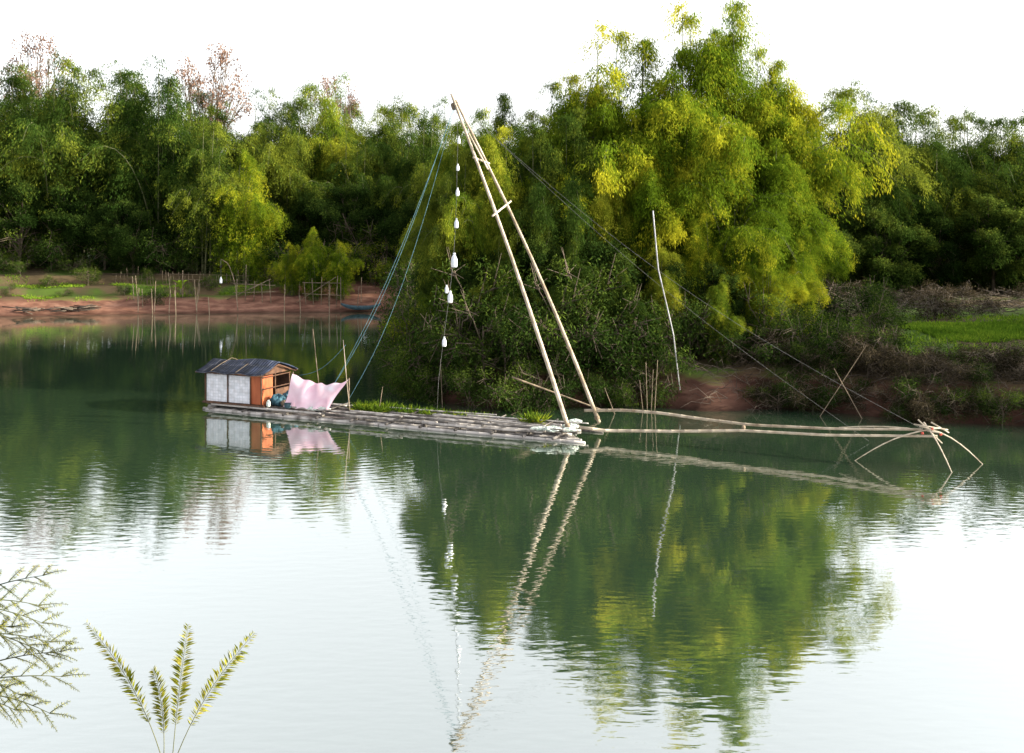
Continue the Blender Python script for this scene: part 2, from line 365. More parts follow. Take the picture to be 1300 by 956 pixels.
def axis(lo, hi, step, ext, g=1.18):
    c = list(np.arange(lo, hi + step, step)); s = step; a = c[-1]; up = []
    while a < ext: s *= g; a += s; up.append(a)
    s = step; a = c[0]; dn = []
    while a > -ext: s *= g; a -= s; dn.append(a)
    return np.array(dn[::-1] + c + up)
gx = axis(-60, 45, 0.4, 2500); gy = axis(-5, 110, 0.25, 2500)
GX, GY = np.meshgrid(gx, gy, indexing='ij'); GZ = gheight(GX, GY)
nx, ny = len(gx), len(gy)
idx = np.arange(nx * ny).reshape(nx, ny)
F = np.stack([idx[:-1, :-1], idx[1:, :-1], idx[1:, 1:], idx[:-1, 1:]], -1).reshape(-1, 4)
me = bpy.data.meshes.new('ground'); V = np.stack([GX, GY, GZ], -1).reshape(-1, 3)
me.vertices.add(len(V)); me.vertices.foreach_set('co', V.astype(np.float32).ravel())
me.loops.add(F.size); me.loops.foreach_set('vertex_index', F.astype(np.int32).ravel())
me.polygons.add(len(F)); me.polygons.foreach_set('loop_start', np.arange(0, F.size, 4, dtype=np.int32))
me.polygons.foreach_set('use_smooth', np.ones(len(F), bool)); me.update(); me.validate()
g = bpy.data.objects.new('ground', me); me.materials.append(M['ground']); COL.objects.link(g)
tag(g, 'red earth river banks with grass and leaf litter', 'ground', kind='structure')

mb = MB(); mb.v = [(-2500, -2500, 0), (2500, -2500, 0), (2500, 2500, 0), (-2500, 2500, 0)]; mb.f = [(0, 1, 2, 3)]; mb.t = [0] * 4
solo('water', mb, M['water'], (0, 0, 0), 'calm green river water with soft ripples', 'river', kind='structure')

def gz(x, y): return float(gheight(np.array([x]), np.array([y]))[0])

# ---------------------------------------------------------------- vegetation generators
def unit(a): return a / (np.linalg.norm(a, axis=-1, keepdims=True) + 1e-9)

def gen_bamboo(seed, H=10.0, S=4.5, nplume=9, per=4, nb=640, ns=10, nl=13, lL=0.125, lW=0.03, low=0.08, thin=0.04, br=1.25, tip=.5):
    r = np.random.RandomState(seed)
    nc = nplume * per
    paz = r.uniform(0, 2 * np.pi, nplume) ; ple = np.linspace(0.08, 1, nplume) * r.uniform(.85, 1.1, nplume); ph = r.uniform(0.76, 1.0, nplume); ph[0] = 1.0
    pid = np.repeat(np.arange(nplume), per)
    az = paz[pid] + r.normal(0, .18, nc); le = np.clip(ple[pid] + r.normal(0, .07, nc), .03, 1.1); h = H * ph[pid] * (1 + r.normal(0, .04, nc)) * (1 - 0.12 * le)
    bs = r.normal(0, 0.4, (nc, 2))
    def pos(ci, t):
        rr = S * le[ci] * (0.22 * t + 0.78 * t ** 2.1)
        z = h[ci] * (1.3 * t - 0.3 * t ** 2 - 0.13 * t ** 6 - 0.34 * le[ci] * t ** 4)
        return np.stack([bs[ci, 0] + rr * np.cos(az[ci]), bs[ci, 1] + rr * np.sin(az[ci]), z], -1)
    mb = MB()
    for c in range(nc):
        ts = np.linspace(0, 1, 12); pp = pos(np.full(12, c), ts)
        mb.tube([tuple(p) for p in pp], (thin, 0.006), 5, cap=False)
    stems = mb.mesh('bamboo_culms')
    ci = r.randint(0, nc, nb); t = low + (1 - low) * r.uniform(0, 1, nb) ** 0.75
    P0 = pos(ci, t)
    tw = np.clip(t, 0, 1)
    ba = az[ci] + r.normal(0, 1.6, nb)
    bl = (tip + br * np.sin(np.pi * tw ** 0.8) ** .8) * r.uniform(0.4, 1.2, nb) * H / 10
    bd = unit(np.stack([np.cos(ba), np.sin(ba), r.uniform(-0.3, 0.7, nb)], -1))
    ptint = r.normal(0, .09, nplume)
    btint = np.clip(0.22 + 0.36 * t + ptint[pid[ci]] + r.normal(0, 0.09, nb), 0, 1)  # lighter towards the culm tips: sunlit tops painted into the tint
    k = np.tile((np.arange(ns) + 0.6) / ns, (nb, 1))
    SP = P0[:, None, :] + bd[:, None, :] * (bl[:, None] * k)[..., None]
    SP[..., 2] -= (bl[:, None] * k ** 2) * 1.1
    SP += r.normal(0, 0.05, SP.shape)
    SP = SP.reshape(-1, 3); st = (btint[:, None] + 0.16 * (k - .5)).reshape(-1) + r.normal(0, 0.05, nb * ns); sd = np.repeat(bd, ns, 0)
    n = len(SP) * nl
    LP = np.repeat(SP, nl, 0) + r.normal(0, 1, (n, 3)) * np.array([0.12, 0.12, 0.08])
    LD = unit(np.repeat(sd, nl, 0) * 0.55 + r.normal(0, 0.42, (n, 3)) + np.array([0, 0, -0.85]))
    LT = np.clip(np.repeat(st, nl) + r.normal(0, 0.07, n), 0, 1)
    keep = LP[:, 2] > 0.15
    LP, LD, LT = LP[keep], LD[keep], LT[keep]; n = len(LP)
    fol = leaves_mesh('bamboo_foliage', LP, LD, lL * r.uniform(0.6, 1.3, n), lW * r.uniform(0.8, 1.3, n), LT, r)
    return stems, fol

def gen_broad(seed, H=8.0, R=3.5, nclump=26, nleaf=1500, lL=0.22, lW=0.11, base=0.25, sparse=1.0, cr=1.0, trunk_r=0.16):
    r = np.random.RandomState(seed)
    C = []
    while len(C) < nclump:
        p = r.uniform(-1, 1, 3)
        if 0.25 < np.linalg.norm(p) < 1: C.append(p)
    C = np.array(C); zc = H * (base + (1 - base) / 2); hz = H * (1 - base) / 2
    C = C * np.array([R, R, hz]) * 0.86 + np.array([0, 0, zc])
    mb = MB(); top = Vector((r.normal(0, 0.2), r.normal(0, 0.2), H * 0.6))
    mb.tube([(0, 0, -0.2), (0.05, 0.03, H * 0.2), (top * 0.7).to_tuple(), top.to_tuple()], (trunk_r, trunk_r * 0.35), 7, cap=False)
    P = []; Dr = []; T = []
    for c in C:
        f = r.uniform(0.25, 0.9); st = Vector((top.x * f, top.y * f, top.z * f)); e = Vector(c)
        mid = st.lerp(e, 0.5) + Vector((r.normal(0, 0.2), r.normal(0, 0.2), 0.25))
        mb.tube([st, mid, e], (trunk_r * 0.4, 0.015), 5, cap=False)
        for q in range(5):
            d = Vector(r.normal(0, 1, 3)).normalized(); mb.tube([mid.lerp(e, r.uniform(0.2, 1)), e + d * cr * 0.9], (0.02, 0.006), 4, cap=False)
        rad = cr * r.uniform(0.7, 1.3); nl = int(nleaf * rad ** 2 * sparse)
        nt = max(6, nl // 14); dirs = unit(r.normal(0, 1, (nt, 3))); dirs[:, 2] = np.abs(dirs[:, 2]) * 0.9 + dirs[:, 2] * 0.1
        dirs[: nt // 3, 2] *= -1
        tc = c + dirs * (rad * r.uniform(0.35, 1.08, (nt, 1))) * np.array([1, 1, 0.8])
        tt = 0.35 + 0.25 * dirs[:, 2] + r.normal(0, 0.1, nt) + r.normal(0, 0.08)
        lp = np.repeat(tc, 14, 0) + r.normal(0, 0.13, (nt * 14, 3)); ld = unit(np.repeat(dirs, 14, 0) * 0.6 + r.normal(0, 0.7, (nt * 14, 3)) + [0, 0, -0.2])
        P.append(lp); Dr.append(ld); T.append(np.clip(np.repeat(tt, 14) + r.normal(0, 0.08, nt * 14), 0, 1))
    P = np.concatenate(P); Dr = np.concatenate(Dr); T = np.concatenate(T); k = P[:, 2] > 0.05; P, Dr, T = P[k], Dr[k], T[k]; n = len(P)
    return mb.mesh('trunk'), leaves_mesh('crown', P, Dr, lL * r.uniform(0.6, 1.25, n), lW * r.uniform(0.7, 1.3, n), T, r)

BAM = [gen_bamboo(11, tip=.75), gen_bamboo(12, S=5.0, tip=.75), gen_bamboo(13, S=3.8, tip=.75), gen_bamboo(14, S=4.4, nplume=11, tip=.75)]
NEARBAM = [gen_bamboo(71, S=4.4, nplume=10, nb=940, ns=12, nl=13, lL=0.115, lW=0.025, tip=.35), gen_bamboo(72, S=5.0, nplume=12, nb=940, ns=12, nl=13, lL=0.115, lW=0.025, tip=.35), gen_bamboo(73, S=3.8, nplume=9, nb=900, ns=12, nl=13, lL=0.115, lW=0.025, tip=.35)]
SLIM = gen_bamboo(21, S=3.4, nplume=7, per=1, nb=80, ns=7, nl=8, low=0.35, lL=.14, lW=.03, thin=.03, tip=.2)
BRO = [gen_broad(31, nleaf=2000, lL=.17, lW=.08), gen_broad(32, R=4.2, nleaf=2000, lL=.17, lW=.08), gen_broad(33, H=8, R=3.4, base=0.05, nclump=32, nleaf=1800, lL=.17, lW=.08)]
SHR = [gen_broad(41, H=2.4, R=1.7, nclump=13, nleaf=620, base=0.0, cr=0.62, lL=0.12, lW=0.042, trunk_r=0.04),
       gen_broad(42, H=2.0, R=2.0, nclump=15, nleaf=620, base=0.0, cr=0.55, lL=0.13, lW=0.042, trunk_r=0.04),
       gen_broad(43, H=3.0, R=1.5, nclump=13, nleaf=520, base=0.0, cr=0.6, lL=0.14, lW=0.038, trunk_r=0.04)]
SPARSE = [gen_broad(51, H=10, R=2.8, nclump=30, nleaf=190, base=0.55, cr=0.7, lL=0.14, lW=0.08, trunk_r=0.14)]
DRY = gen_broad(61, H=1.9, R=1.9, nclump=16, nleaf=130, base=0.02, cr=0.6, lL=0.16, lW=0.04, trunk_r=0.04)

def plant(name, src, names, x, y, s, sz, mat, stemmat, label, cat, group, rot=None, z=None):
    e = empty(name, (x, y, (gz(x, y) if z is None else z) - 0.05), label, cat, group)
    e.rotation_euler = (0, 0, rs.uniform(0, 6.28) if rot is None else rot); e.scale = (s, s, sz)
    for me, nm, mt in zip(src, names, (stemmat, mat)):
        o = bpy.data.objects.new(nm, me); 
        if len(me.materials) == 0: me.materials.append(mt)
        COL.objects.link(o); o.parent = e
        o.material_slots[0].link = 'OBJECT'; o.material_slots[0].material = mt
    return e

def bam(x, y, ztop, mat='bam_green', s=None, v=None, label=None, src=None, wide=1.0, z=None, nearv=False, rot=None):
    H = ztop - gz(x, y); sz = H / 9.0
    s = (s if s else sz * 0.92) * wide
    lib = NEARBAM if nearv else BAM
    lab = label or 'dense green bamboo clump with arching feathery plumes'
    return plant('bamboo_clump', src or lib[rs.randint(0, len(lib)) if v is None else v], ('culms', 'foliage'), x, y, s, sz, M[mat], M['culm'], lab, 'bamboo', 'bamboo clumps along the river bank', z=z, rot=rot)
def bro(x, y, H, mat='dark', v=None, wide=1.0, label=None):
    return plant('tree', BRO[rs.randint(0, 3) if v is None else v], ('trunk', 'crown'), x, y, H / 8.2 * wide, H / 8.2, M[mat], M['bark'], label or 'dark green broadleaf tree hung with creepers', 'tree', 'broadleaf trees along the river bank')
def shr(x, y, k, mat='shrub', v=None, label=None, wide=1.0, z=None):
    return plant('bush', SHR[rs.randint(0, 3) if v is None else v], ('stem', 'foliage'), x, y, k * wide, k, M[mat], M['bark'], label or 'low leafy green bush on the bank', 'bush', 'bushes along the river bank', z=z)

# far left bank, front row then back rows
for (x, y, zt, m, w) in [(-56, 96, 22.5, 'bam_green', 1.05), (-49.4, 99, 23.5, 'bam_green', 1.05), (-43.5, 98, 24.0, 'bam_green', 1.05), (-38.4, 100, 24.4, 'bam_green', 1.05), (-33.5, 97, 23, 'bam_green', 1.05),
        (-24.6, 92, 14.5, 'bam_yellow', .85), (-28.6, 94, 17.5, 'bam_green', 1), (-22.6, 101, 21.0, 'bam_green', .9), (-19.2, 104, 23.0, 'bam_lime', .9), (-15.5, 99, 16.5, 'bam_green', 1), (-12.2, 104, 20.8, 'bam_green', .95), (-8.2, 99, 18.8, 'bam_green', .9),
        (-3.6, 92, 17.8, 'bam_lime', .9), (0.6, 84, 16, 'bam_green', .9),
        (-52, 112, 25, 'bam_green', 1.05), (-35, 113, 24, 'bam_green', 1.05), (-27, 114, 22.5, 'bam_green', 1.05), (-20, 118, 22.5, 'bam_green', 1), (-10, 116, 22, 'bam_green', 1.05), (0, 112, 20, 'bam_green', 1), (-44, 116, 25.5, 'bam_green', 1.05), (-62, 108, 25.5, 'bam_green', 1.05), (-14, 112, 21, 'bam_green', 1), (-31, 104, 21, 'bam_green', 1)]:
    bam(x, y, zt, m, wide=w)
for (x, y, H) in [(-50, 93, 8), (-46, 94, 9), (-42, 95, 8.5), (-38.5, 95, 8.5), (-35, 93, 7), (-30, 97, 9), (-26, 98, 8), (-20, 97, 8), (-16, 96, 9), (-12, 97, 9), (-8.5, 94, 8), (-3, 98, 10), (-56, 92, 8)]:
    bro(x, y, H, mat='dark' if rs.rand() < .7 else 'shrub')
for x in range(-68, 8, 6):
    bro(x + rs.uniform(-1, 1), 106 + rs.uniform(-1, 2), rs.uniform(10, 13), v=2, wide=1.1)
for x in np.arange(-58, -6, 3.1):
    shr(x + rs.uniform(-.6, .6), 94.5 + rs.uniform(-1, 1.5), rs.uniform(1.5, 2.2), 'dark' if rs.rand() < .6 else 'shrub', label='leafy undergrowth bush below the bamboo', wide=1.2)
for (x, y, zt, w) in [(-33.5, 112, 27.0, 1.2), (-54, 114, 28.5, 1.1), (-20.5, 116, 24.4, .9)]:
    H = zt - 3.4
    plant('reddish_tree', SPARSE[0], ('trunk', 'crown'), x, y, H / 9.8 * 0.6 * w, H / 9.8, M['red_leaf'], M['bark'], 'tall thin tree with sparse dry reddish leaves', 'tree', 'dry reddish trees above the bamboo')
# right background
for (x, y, zt, m) in [(27.0, 79, 18.8, 'bam_green'), (30.5, 82, 18.2, 'bam_green'), (34.5, 84, 18.2, 'bam_green'), (37, 80, 16.6, 'bam_green'), (41, 81, 16.8, 'bam_green'), (46, 79, 17, 'bam_green'), (23.0, 82, 16.5, 'bam_green'), (33, 78, 14.5, 'bam_green'), (28.5, 76, 12.5, 'bam_green'),
        (28, 95, 18, 'bam_green'), (35, 96, 19, 'bam_green'), (42, 96, 19, 'bam_green'), (49, 94, 19, 'bam_green')]:
    bam(x, y, zt, m, wide=1.05)
for x in range(20, 50, 4):
    bro(x + rs.uniform(-.7, .7), 75 + rs.uniform(-1, 1.5), rs.uniform(6, 8.5), v=2, mat='dark' if rs.rand() < .5 else 'shrub')
for x in range(20, 56, 6):
    bro(x, 88 + rs.uniform(-1, 1), 11, v=2, wide=1.15)
# unseen bamboo along the same bank, added to shade the raft and lower bushes
for (x, y, zt) in [(36, 40, 13), (40, 44, 14.5), (44, 49, 16), (43, 38, 14), (49, 43, 17), (48, 55, 18), (54, 47, 19)]:
    bam(x, y, zt, 'bam_green', wide=1.25)
# big sunny bamboo on the near point
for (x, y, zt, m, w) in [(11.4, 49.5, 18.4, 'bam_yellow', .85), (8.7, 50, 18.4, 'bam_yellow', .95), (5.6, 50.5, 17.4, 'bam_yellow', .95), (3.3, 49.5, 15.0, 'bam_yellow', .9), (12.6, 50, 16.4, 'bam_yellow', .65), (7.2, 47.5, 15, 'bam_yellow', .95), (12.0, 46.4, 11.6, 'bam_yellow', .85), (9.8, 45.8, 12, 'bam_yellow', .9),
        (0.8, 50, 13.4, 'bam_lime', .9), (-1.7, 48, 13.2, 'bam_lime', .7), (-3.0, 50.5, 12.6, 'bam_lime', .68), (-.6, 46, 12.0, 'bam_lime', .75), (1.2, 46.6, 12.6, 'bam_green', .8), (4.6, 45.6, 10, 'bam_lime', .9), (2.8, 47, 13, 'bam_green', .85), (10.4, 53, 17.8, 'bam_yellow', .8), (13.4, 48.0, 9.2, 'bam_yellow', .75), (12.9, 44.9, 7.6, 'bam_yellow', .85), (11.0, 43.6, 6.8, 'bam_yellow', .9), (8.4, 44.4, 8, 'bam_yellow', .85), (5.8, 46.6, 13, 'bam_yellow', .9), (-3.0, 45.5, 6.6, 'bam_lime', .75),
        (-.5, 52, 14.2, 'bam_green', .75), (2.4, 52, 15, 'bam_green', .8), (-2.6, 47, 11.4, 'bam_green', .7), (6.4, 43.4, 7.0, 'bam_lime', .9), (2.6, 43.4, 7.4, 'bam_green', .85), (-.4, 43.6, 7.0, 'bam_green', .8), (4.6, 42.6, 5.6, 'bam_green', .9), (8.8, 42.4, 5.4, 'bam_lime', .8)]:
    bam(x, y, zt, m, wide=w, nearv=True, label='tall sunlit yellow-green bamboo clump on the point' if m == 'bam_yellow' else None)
for (x, y, zt) in [(3.4, 49.5, 17.6), (9.4, 50, 18.8)]:
    bam(x, y, zt, 'bam_yellow', src=SLIM, label='slender bamboo shoots rising above the clump')
for (x, y, H, w) in [(-1.2, 44.8, 5.0, .7), (1.6, 43.8, 5.5, .7), (4.2, 43.6, 5.0, .7), (-3.4, 46.5, 4.2, .65), (7.0, 44, 4.6, .7), (2.6, 45.6, 6.6, .9), (-3.7, 52, 5, .7), (-3.9, 60, 6.5, .8), (9.0, 44, 4.0, .9)]:
    bro(x, y, H, wide=w, mat='dark')
for (x, y, k, m) in [(-3.6, 43.2, 1.3, 'shrub'), (-4.6, 45.6, 1.1, 'bam_lime'), (-2.2, 42.2, 1.4, 'dark'), (4.2, 42.4, 1.5, 'dark'), (0.4, 42, 1.7, 'dark'), (3.2, 42.6, 1.7, 'dark'), (-1.5, 43, 1.7, 'shrub'), (1.9, 41.8, 1.5, 'dark'),
        (-4.8, 48.5, 1.3, 'shrub'), (-5.1, 53, 1.5, 'shrub'), (-5.4, 60, 1.7, 'shrub'), (-5.8, 68, 1.9, 'dark'), (-6.2, 76, 2.0, 'dark'), (-7.4, 84.5, 1.2, 'shrub'),
        (10.6, 42.4, 1.1, 'dark'), (12, 41.8, 1.0, 'dark'), (13.4, 41.0, .95, 'dark'), (14.8, 40.3, .85, 'dark'),
        (14, 43, .95, 'shrub'), (13, 44.5, 1.2, 'dark'), (15.5, 43.5, .9, 'dark'), (16.6, 45.5, 1.0, 'shrub'), (17.5, 47.5, 1.0, 'dark'), (18.2, 50, 1.0, 'shrub'), (16, 48, 1.2, 'dark'), (7.5, 42.5, 1.1, 'dark'), (9, 43.0, 1.2, 'dark'), (6.4, 42.2, 1.1, 'dark')]:
    shr(x, y, k, m, wide=0.9)
for x in np.arange(-5.0, 5.8, .5):
    shr(x + rs.normal(0, .1), shore(x) + rs.uniform(-.15, .35), rs.uniform(.6, .95), 'dark' if rs.rand() < .75 else 'shrub', label='dark leafy bush hanging down to the water', z=rs.uniform(-.35, -.15))
for x in np.arange(-4.8, 6.2, .9):
    shr(x, shore(x) + rs.uniform(.8, 1.3), rs.uniform(1.0, 1.4), 'dark' if rs.rand() < .7 else 'shrub', label='dark leafy bush hanging down to the water')
for x in np.arange(9.8, 25, .45):
    shr(x + rs.normal(0, .15), shore(x) + rs.uniform(-.05, .8), rs.uniform(.42, .66), 'dark' if rs.rand() < .7 else 'dry_leaf', label='dark leafy bush clinging to the cut bank', z=rs.uniform(-.15, .2), wide=1.15)
for x in np.arange(9.5, 25, .55):
    k = rs.uniform(.5, .85) if x < 15 else rs.uniform(.45, .66)
    shr(x + rs.normal(0, .2), shore(x) + rs.uniform(1.1, 2.8), k, 'dry_leaf' if rs.rand() < .35 else 'dark', label='dark leafy bush on top of the bank', wide=1.2)
for i in range(22):
    x = rs.uniform(16, 37); y = rs.uniform(56, 72); k = rs.uniform(.6, 1.0)
    plant('dry_bush', DRY, ('stem', 'foliage'), x, y, k * 1.2, k, M['dry_leaf'], M['twig'], 'tangled dry brown brush on the flat ground', 'bush', 'dry brush behind the meadow')
# far left bank low bushes
for (x, y, k, m) in [(-41, 88.5, .6, 'shrub'), (-37.5, 89, .8, 'shrub'), (-30.5, 86.4, .8, 'dark'), (-27, 89.5, .7, 'shrub'), (-23, 88.5, .7, 'bam_lime'), (-18, 92, 1.5, 'bam_lime'), (-15.6, 92.4, 1.4, 'bam_lime'), (-21.3, 91.5, 1.5, 'bam_lime'), (-12.6, 92, 1.5, 'bam_lime'), (-10.2, 91.5, 1.5, 'shrub'),
        (-25.5, 92.5, 1.2, 'shrub'), (-30, 94, 1.2, 'dark'), (-35, 93.5, 1.0, 'dark'), (-14, 94, 2, 'shrub'), (-8.6, 91.5, 1.6, 'bam_lime'), (-33, 91, .6, 'shrub'), (-44, 90, .7, 'shrub'), (-40, 92, .9, 'dark'), (-46.5, 92, .9, 'shrub'), (-33.5, 87, .5, 'dark'), (-28, 87.3, .5, 'shrub'), (-43, 86, .45, 'shrub'), (-38.5, 86.4, .4, 'dark')]:
    shr(x, y, k, m)
for (x, y, zt, w) in [(-17.4, 88.4, 7.4, .9), (-15.2, 88.8, 6.2, .95), (-19.6, 89.2, 6.0, 1.0)]:
    bam(x, y, zt, 'bam_yellow', label='small bright yellow-green bamboo on the far bank', wide=w)

# grass
def grass_obj(name, areas, label, per=60, L=0.35, thr=-.7):
    P = []
    for (x0, x1, y0, y1) in areas:
        n = int((x1 - x0) * (y1 - y0) * per); P.append(np.stack([rs.uniform(x0, x1, n), rs.uniform(y0, y1, n)], -1))
    P = np.concatenate(P); z = gheight(P[:, 0], P[:, 1]); k = (z > 1.0) & (wob(P[:, 0], P[:, 1], 0.6, 4) > thr); P = P[k]; z = z[k]; n = len(P)
    D = unit(rs.normal(0, 0.5, (n, 3)) + np.array([0, 0, 1]))
    PP = np.concatenate([P, z[:, None] - 0.02], 1)
    me = leaves_mesh(name, PP, D, L * rs.uniform(0.5, 1.4, n), np.full(n, 0.05), np.clip(rs.normal(0.5, 0.18, n), 0, 1), rs)
    solo(name, me, M['grass'], (0, 0, 0), label, 'grass', kind='stuff')
grass_obj('meadow_grass', [(20, 36, 46, 54)], 'bright green meadow grass on the flat bank', 300, .26, -3)
grass_obj('rough_grass', [(15.5, 36, 41, 58)], 'patchy rough grass around the meadow', 40, .3, -.3)
grass_obj('bank_grass', [(-54, -22, 83.5, 86.3), (-54, -24, 87.6, 90)], 'patchy green grass on the far terrace', 90, .24, 0)

mb = MB()
for i in range(650):
    x = rs.uniform(7.5, 24); yy = shore(x) + rs.uniform(0.0, 2.4); z = gz(x, yy)
    a = rs.uniform(0, 6.28); l = rs.uniform(0.4, 1.3)
    p0 = Vector((x, yy, max(z, 0))); p1 = p0 + Vector((math.cos(a) * l * .7, math.sin(a) * l * .5 - .15, rs.uniform(0.0, .6) * l)); p2 = p1 + Vector((math.cos(a) * l * .4, -.1, -rs.uniform(0, .3)))
    mb.tube([p0, p1, p2], (.011, .005), 4, rs.uniform(0, .8), cap=False)
solo('dry_twigs', mb, M['twig'], (0, 0, 0), 'tangle of dry twigs and roots on the cut bank', 'twigs', kind='stuff')
mb = MB()
for i in range(800):
    x = rs.uniform(17, 40); yy = rs.uniform(57, 73); z = gz(x, yy); a = rs.uniform(0, 6.28); l = rs.uniform(.6, 2)
    p0 = Vector((x, yy, z + rs.uniform(0, .5))); mb.tube([p0, p0 + Vector((math.cos(a) * l, math.sin(a) * l, rs.uniform(-.1, .5) * l))], .015, 3, rs.uniform(.2, 1), cap=False)
solo('dry_brushwood', mb, M['twig'], (0, 0, 0), 'cut dry brushwood strewn over the flat ground', 'brushwood', kind='stuff')

# ---------------------------------------------------------------- raft
A = Vector((-12.26, 39.9, 0)); U = Vector((0.919, -0.395, 0)).normalized(); W = Vector((0.395, 0.919, 0)).normalized(); Zv = Vector((0, 0, 1))
def RW(s, t, z): return A + U * s + W * t + Zv * z
raft = empty('bamboo_raft', A, 'long narrow grey bamboo raft floating on the river', 'raft')
mb = MB()
for i in range(15):
    t = 0.02 + i * 0.155; s0 = rs.uniform(-.35, .25)
    brk = rs.uniform(5, 10)
    for a, b in ((s0, brk), (brk + .05, 15.4 + rs.uniform(-.4, .6))):
        mb.bamboo([RW(a, t + rs.normal(0, .03), 0.02), RW((a + b) / 2, t + rs.normal(0, .03), 0.03), RW(b, t + rs.normal(0, .03), .02)], .066, .056, rs.uniform(0.1, 1), .5)
part(raft, 'float_layer', mb, M['deckpole'])
mb = MB()
for i in range(11):
    t = 0.12 + i * 0.185
    segs = [(rs.uniform(-.2, .3), rs.uniform(4.5, 6)), (rs.uniform(4.2, 6.2), rs.uniform(9.5, 11)), (rs.uniform(9, 10.8), 15.2 + rs.uniform(-.9, .4))]
    for a, b in segs:
        dz = rs.uniform(0, .06)
        mb.bamboo([RW(a, t + rs.normal(0, .06), .2 + dz), RW((a + b) / 2, t + rs.normal(0, .04), 0.18 + dz), RW(b, t + rs.normal(0, .06), .21 + dz)], .052, .04, rs.uniform(0.05, 1), .45)
part(raft, 'deck', mb, M['deckpole'])
for s in [0.4, 2.0, 3.9, 5.4, 6.9, 8.4, 9.8, 11.2, 12.6, 13.8, 14.9]:
    mb = MB(); mb.bamboo([RW(s, -.12, .105), RW(s + .05, 2.3, .115)], .05, .045, rs.uniform(.2, .9)); part(raft, 'crossbar', mb, M['deckpole'])
for s in [5.6, 8.9, 12.2, 14.2]:
    mb = MB(); mb.bamboo([RW(s, 0, .32), RW(s + rs.uniform(-.2, .2), 2.1, .33)], .03, .025, rs.uniform(.2, .6)); part(raft, 'lashing_pole', mb, M['deckpole'])
for (s0, t0, s1, t1) in [(6.6, .35, 11.8, .2), (9.8, .9, 14.4, .5), (7, 1.5, 12, 1.7), (4.2, .1, 9.0, .05), (11, 1.3, 15.6, 1.5), (8.2, .6, 13.2, .75), (10.4, .15, 15.3, .1)]:
    c = RW(s0, t0, .37); mb = MB(); mb.bamboo([RW(s0, t0, .38), RW((s0 + s1) / 2, (t0 + t1) / 2, .37), RW(s1, t1, .39)], .035, .022, rs.uniform(.5, 1))
    solo('loose_pole', mb, M['deckpole'], c, 'grey bamboo pole lying loose on the raft deck', 'pole', 'loose poles lying on the raft')

# hut
H0 = 0.30
hut = empty('raft_hut', RW(0, 0, H0), 'tiny fisherman hut with white walls and dark roof on the raft', 'hut')
PARLOC = hut.location.copy()
mb = MB(); mb.box(RW(-.1, .06, H0 - .02), U * 3.0, W * 1.95, Zv * .06); part(hut, 'floor', mb, M['wood'], False)
def panel(s0, s1, t, z0, z1, th=.03):
    mb = MB(); mb.box(RW(s0, t, z0), U * (s1 - s0), W * th, Zv * (z1 - z0)); return mb
def uvpanel(o):
    me = o.data; uv = me.uv_layers.new(name='UVMap')
    for l in me.loops:
        v = me.vertices[l.vertex_index].co; uv.data[l.index].uv = (v.dot(U) + v.dot(W), v.z)
for (a, b) in ((.06, 1.1), (1.14, 2.2)):
    o = part(hut, 'wall', panel(a, b, .14, H0 + .06, 1.42), M['wall'], False, 'white woven front panel'); uvpanel(o)
o = part(hut, 'wall', MB().box(RW(.02, .2, H0 + .06), U * .03, W * 1.7, Zv * 1.05), M['wall'], False); uvpanel(o)
part(hut, 'wall', panel(.06, 2.7, 1.92, H0 + .06, 1.4), M['wood'], False, 'brown wooden back wall')
part(hut, 'door', panel(2.24, 2.70, .13, H0 + .06, 1.44), M['door'], False, 'orange-brown plank door')
for (s, t) in ((.03, .1), (1.12, .11), (2.22, .1), (2.74, .1), (.03, 1.94), (2.72, 1.94), (2.72, 1.0)):
    zz = 1.5 if t != 1.0 else 1.82
    mb = MB(); mb.tube([RW(s, t, H0), RW(s, t, zz)], .028, 6); part(hut, 'post', mb, M['wood'])
mb = MB(); mb.box(RW(2.69, .2, H0 + .04), U * .03, W * .65, Zv * 1.1); part(hut, 'half_wall', mb, M['door'], False, 'orange-brown end wall panel')
mb = MB(); mb.box(RW(2.69, 1.05, H0 + .04), U * .03, W * .85, Zv * .5); part(hut, 'half_wall', mb, M['wood'], False, 'low brown end wall panel')
mb = MB()
mb.v = [tuple(RW(2.72, .12, 1.48)), tuple(RW(2.72, 1.0, 1.84)), tuple(RW(2.72, 1.95, 1.48)), tuple(RW(2.75, .12, 1.48)), tuple(RW(2.75, 1.0, 1.84)), tuple(RW(2.75, 1.95, 1.48))]; mb.t = [.5] * 6
mb.f = [(0, 1, 2), (5, 4, 3), (0, 3, 4, 1), (1, 4, 5, 2), (2, 5, 3, 0)]
part(hut, 'gable', mb, M['wood'], False)
for z in (.95, 1.4):
    mb = MB(); mb.tube([RW(2.76, .1, z), RW(2.76, 1.95, z)], .025, 6); part(hut, 'rail', mb, M['wood'])
def roof_fn(u, v):
    t = -.16 + v * 2.34; k = abs(t - 1.0) / 1.17
    z = 1.95 - .40 * k ** 1.25 - .06 * math.sin(u * 6 + .5) * (1 - k) - .03 * math.sin(u * 17 + v * 4) * k
    return RW(-.24 + u * 3.2 + .06 * math.sin(v * 9), t, z)
roof = part(hut, 'roof', MB().grid(roof_fn, 30, 20), M['roof'])
uv = roof.data.uv_layers.new(name='UVMap')
for l in roof.data.loops: uv.data[l.index].uv = ((l.vertex_index // 21) / 30 * 3.2, (l.vertex_index % 21) / 20 * 2.4)
sm = roof.modifiers.new('thick', 'SOLIDIFY'); sm.thickness = .04; sm.offset = -1
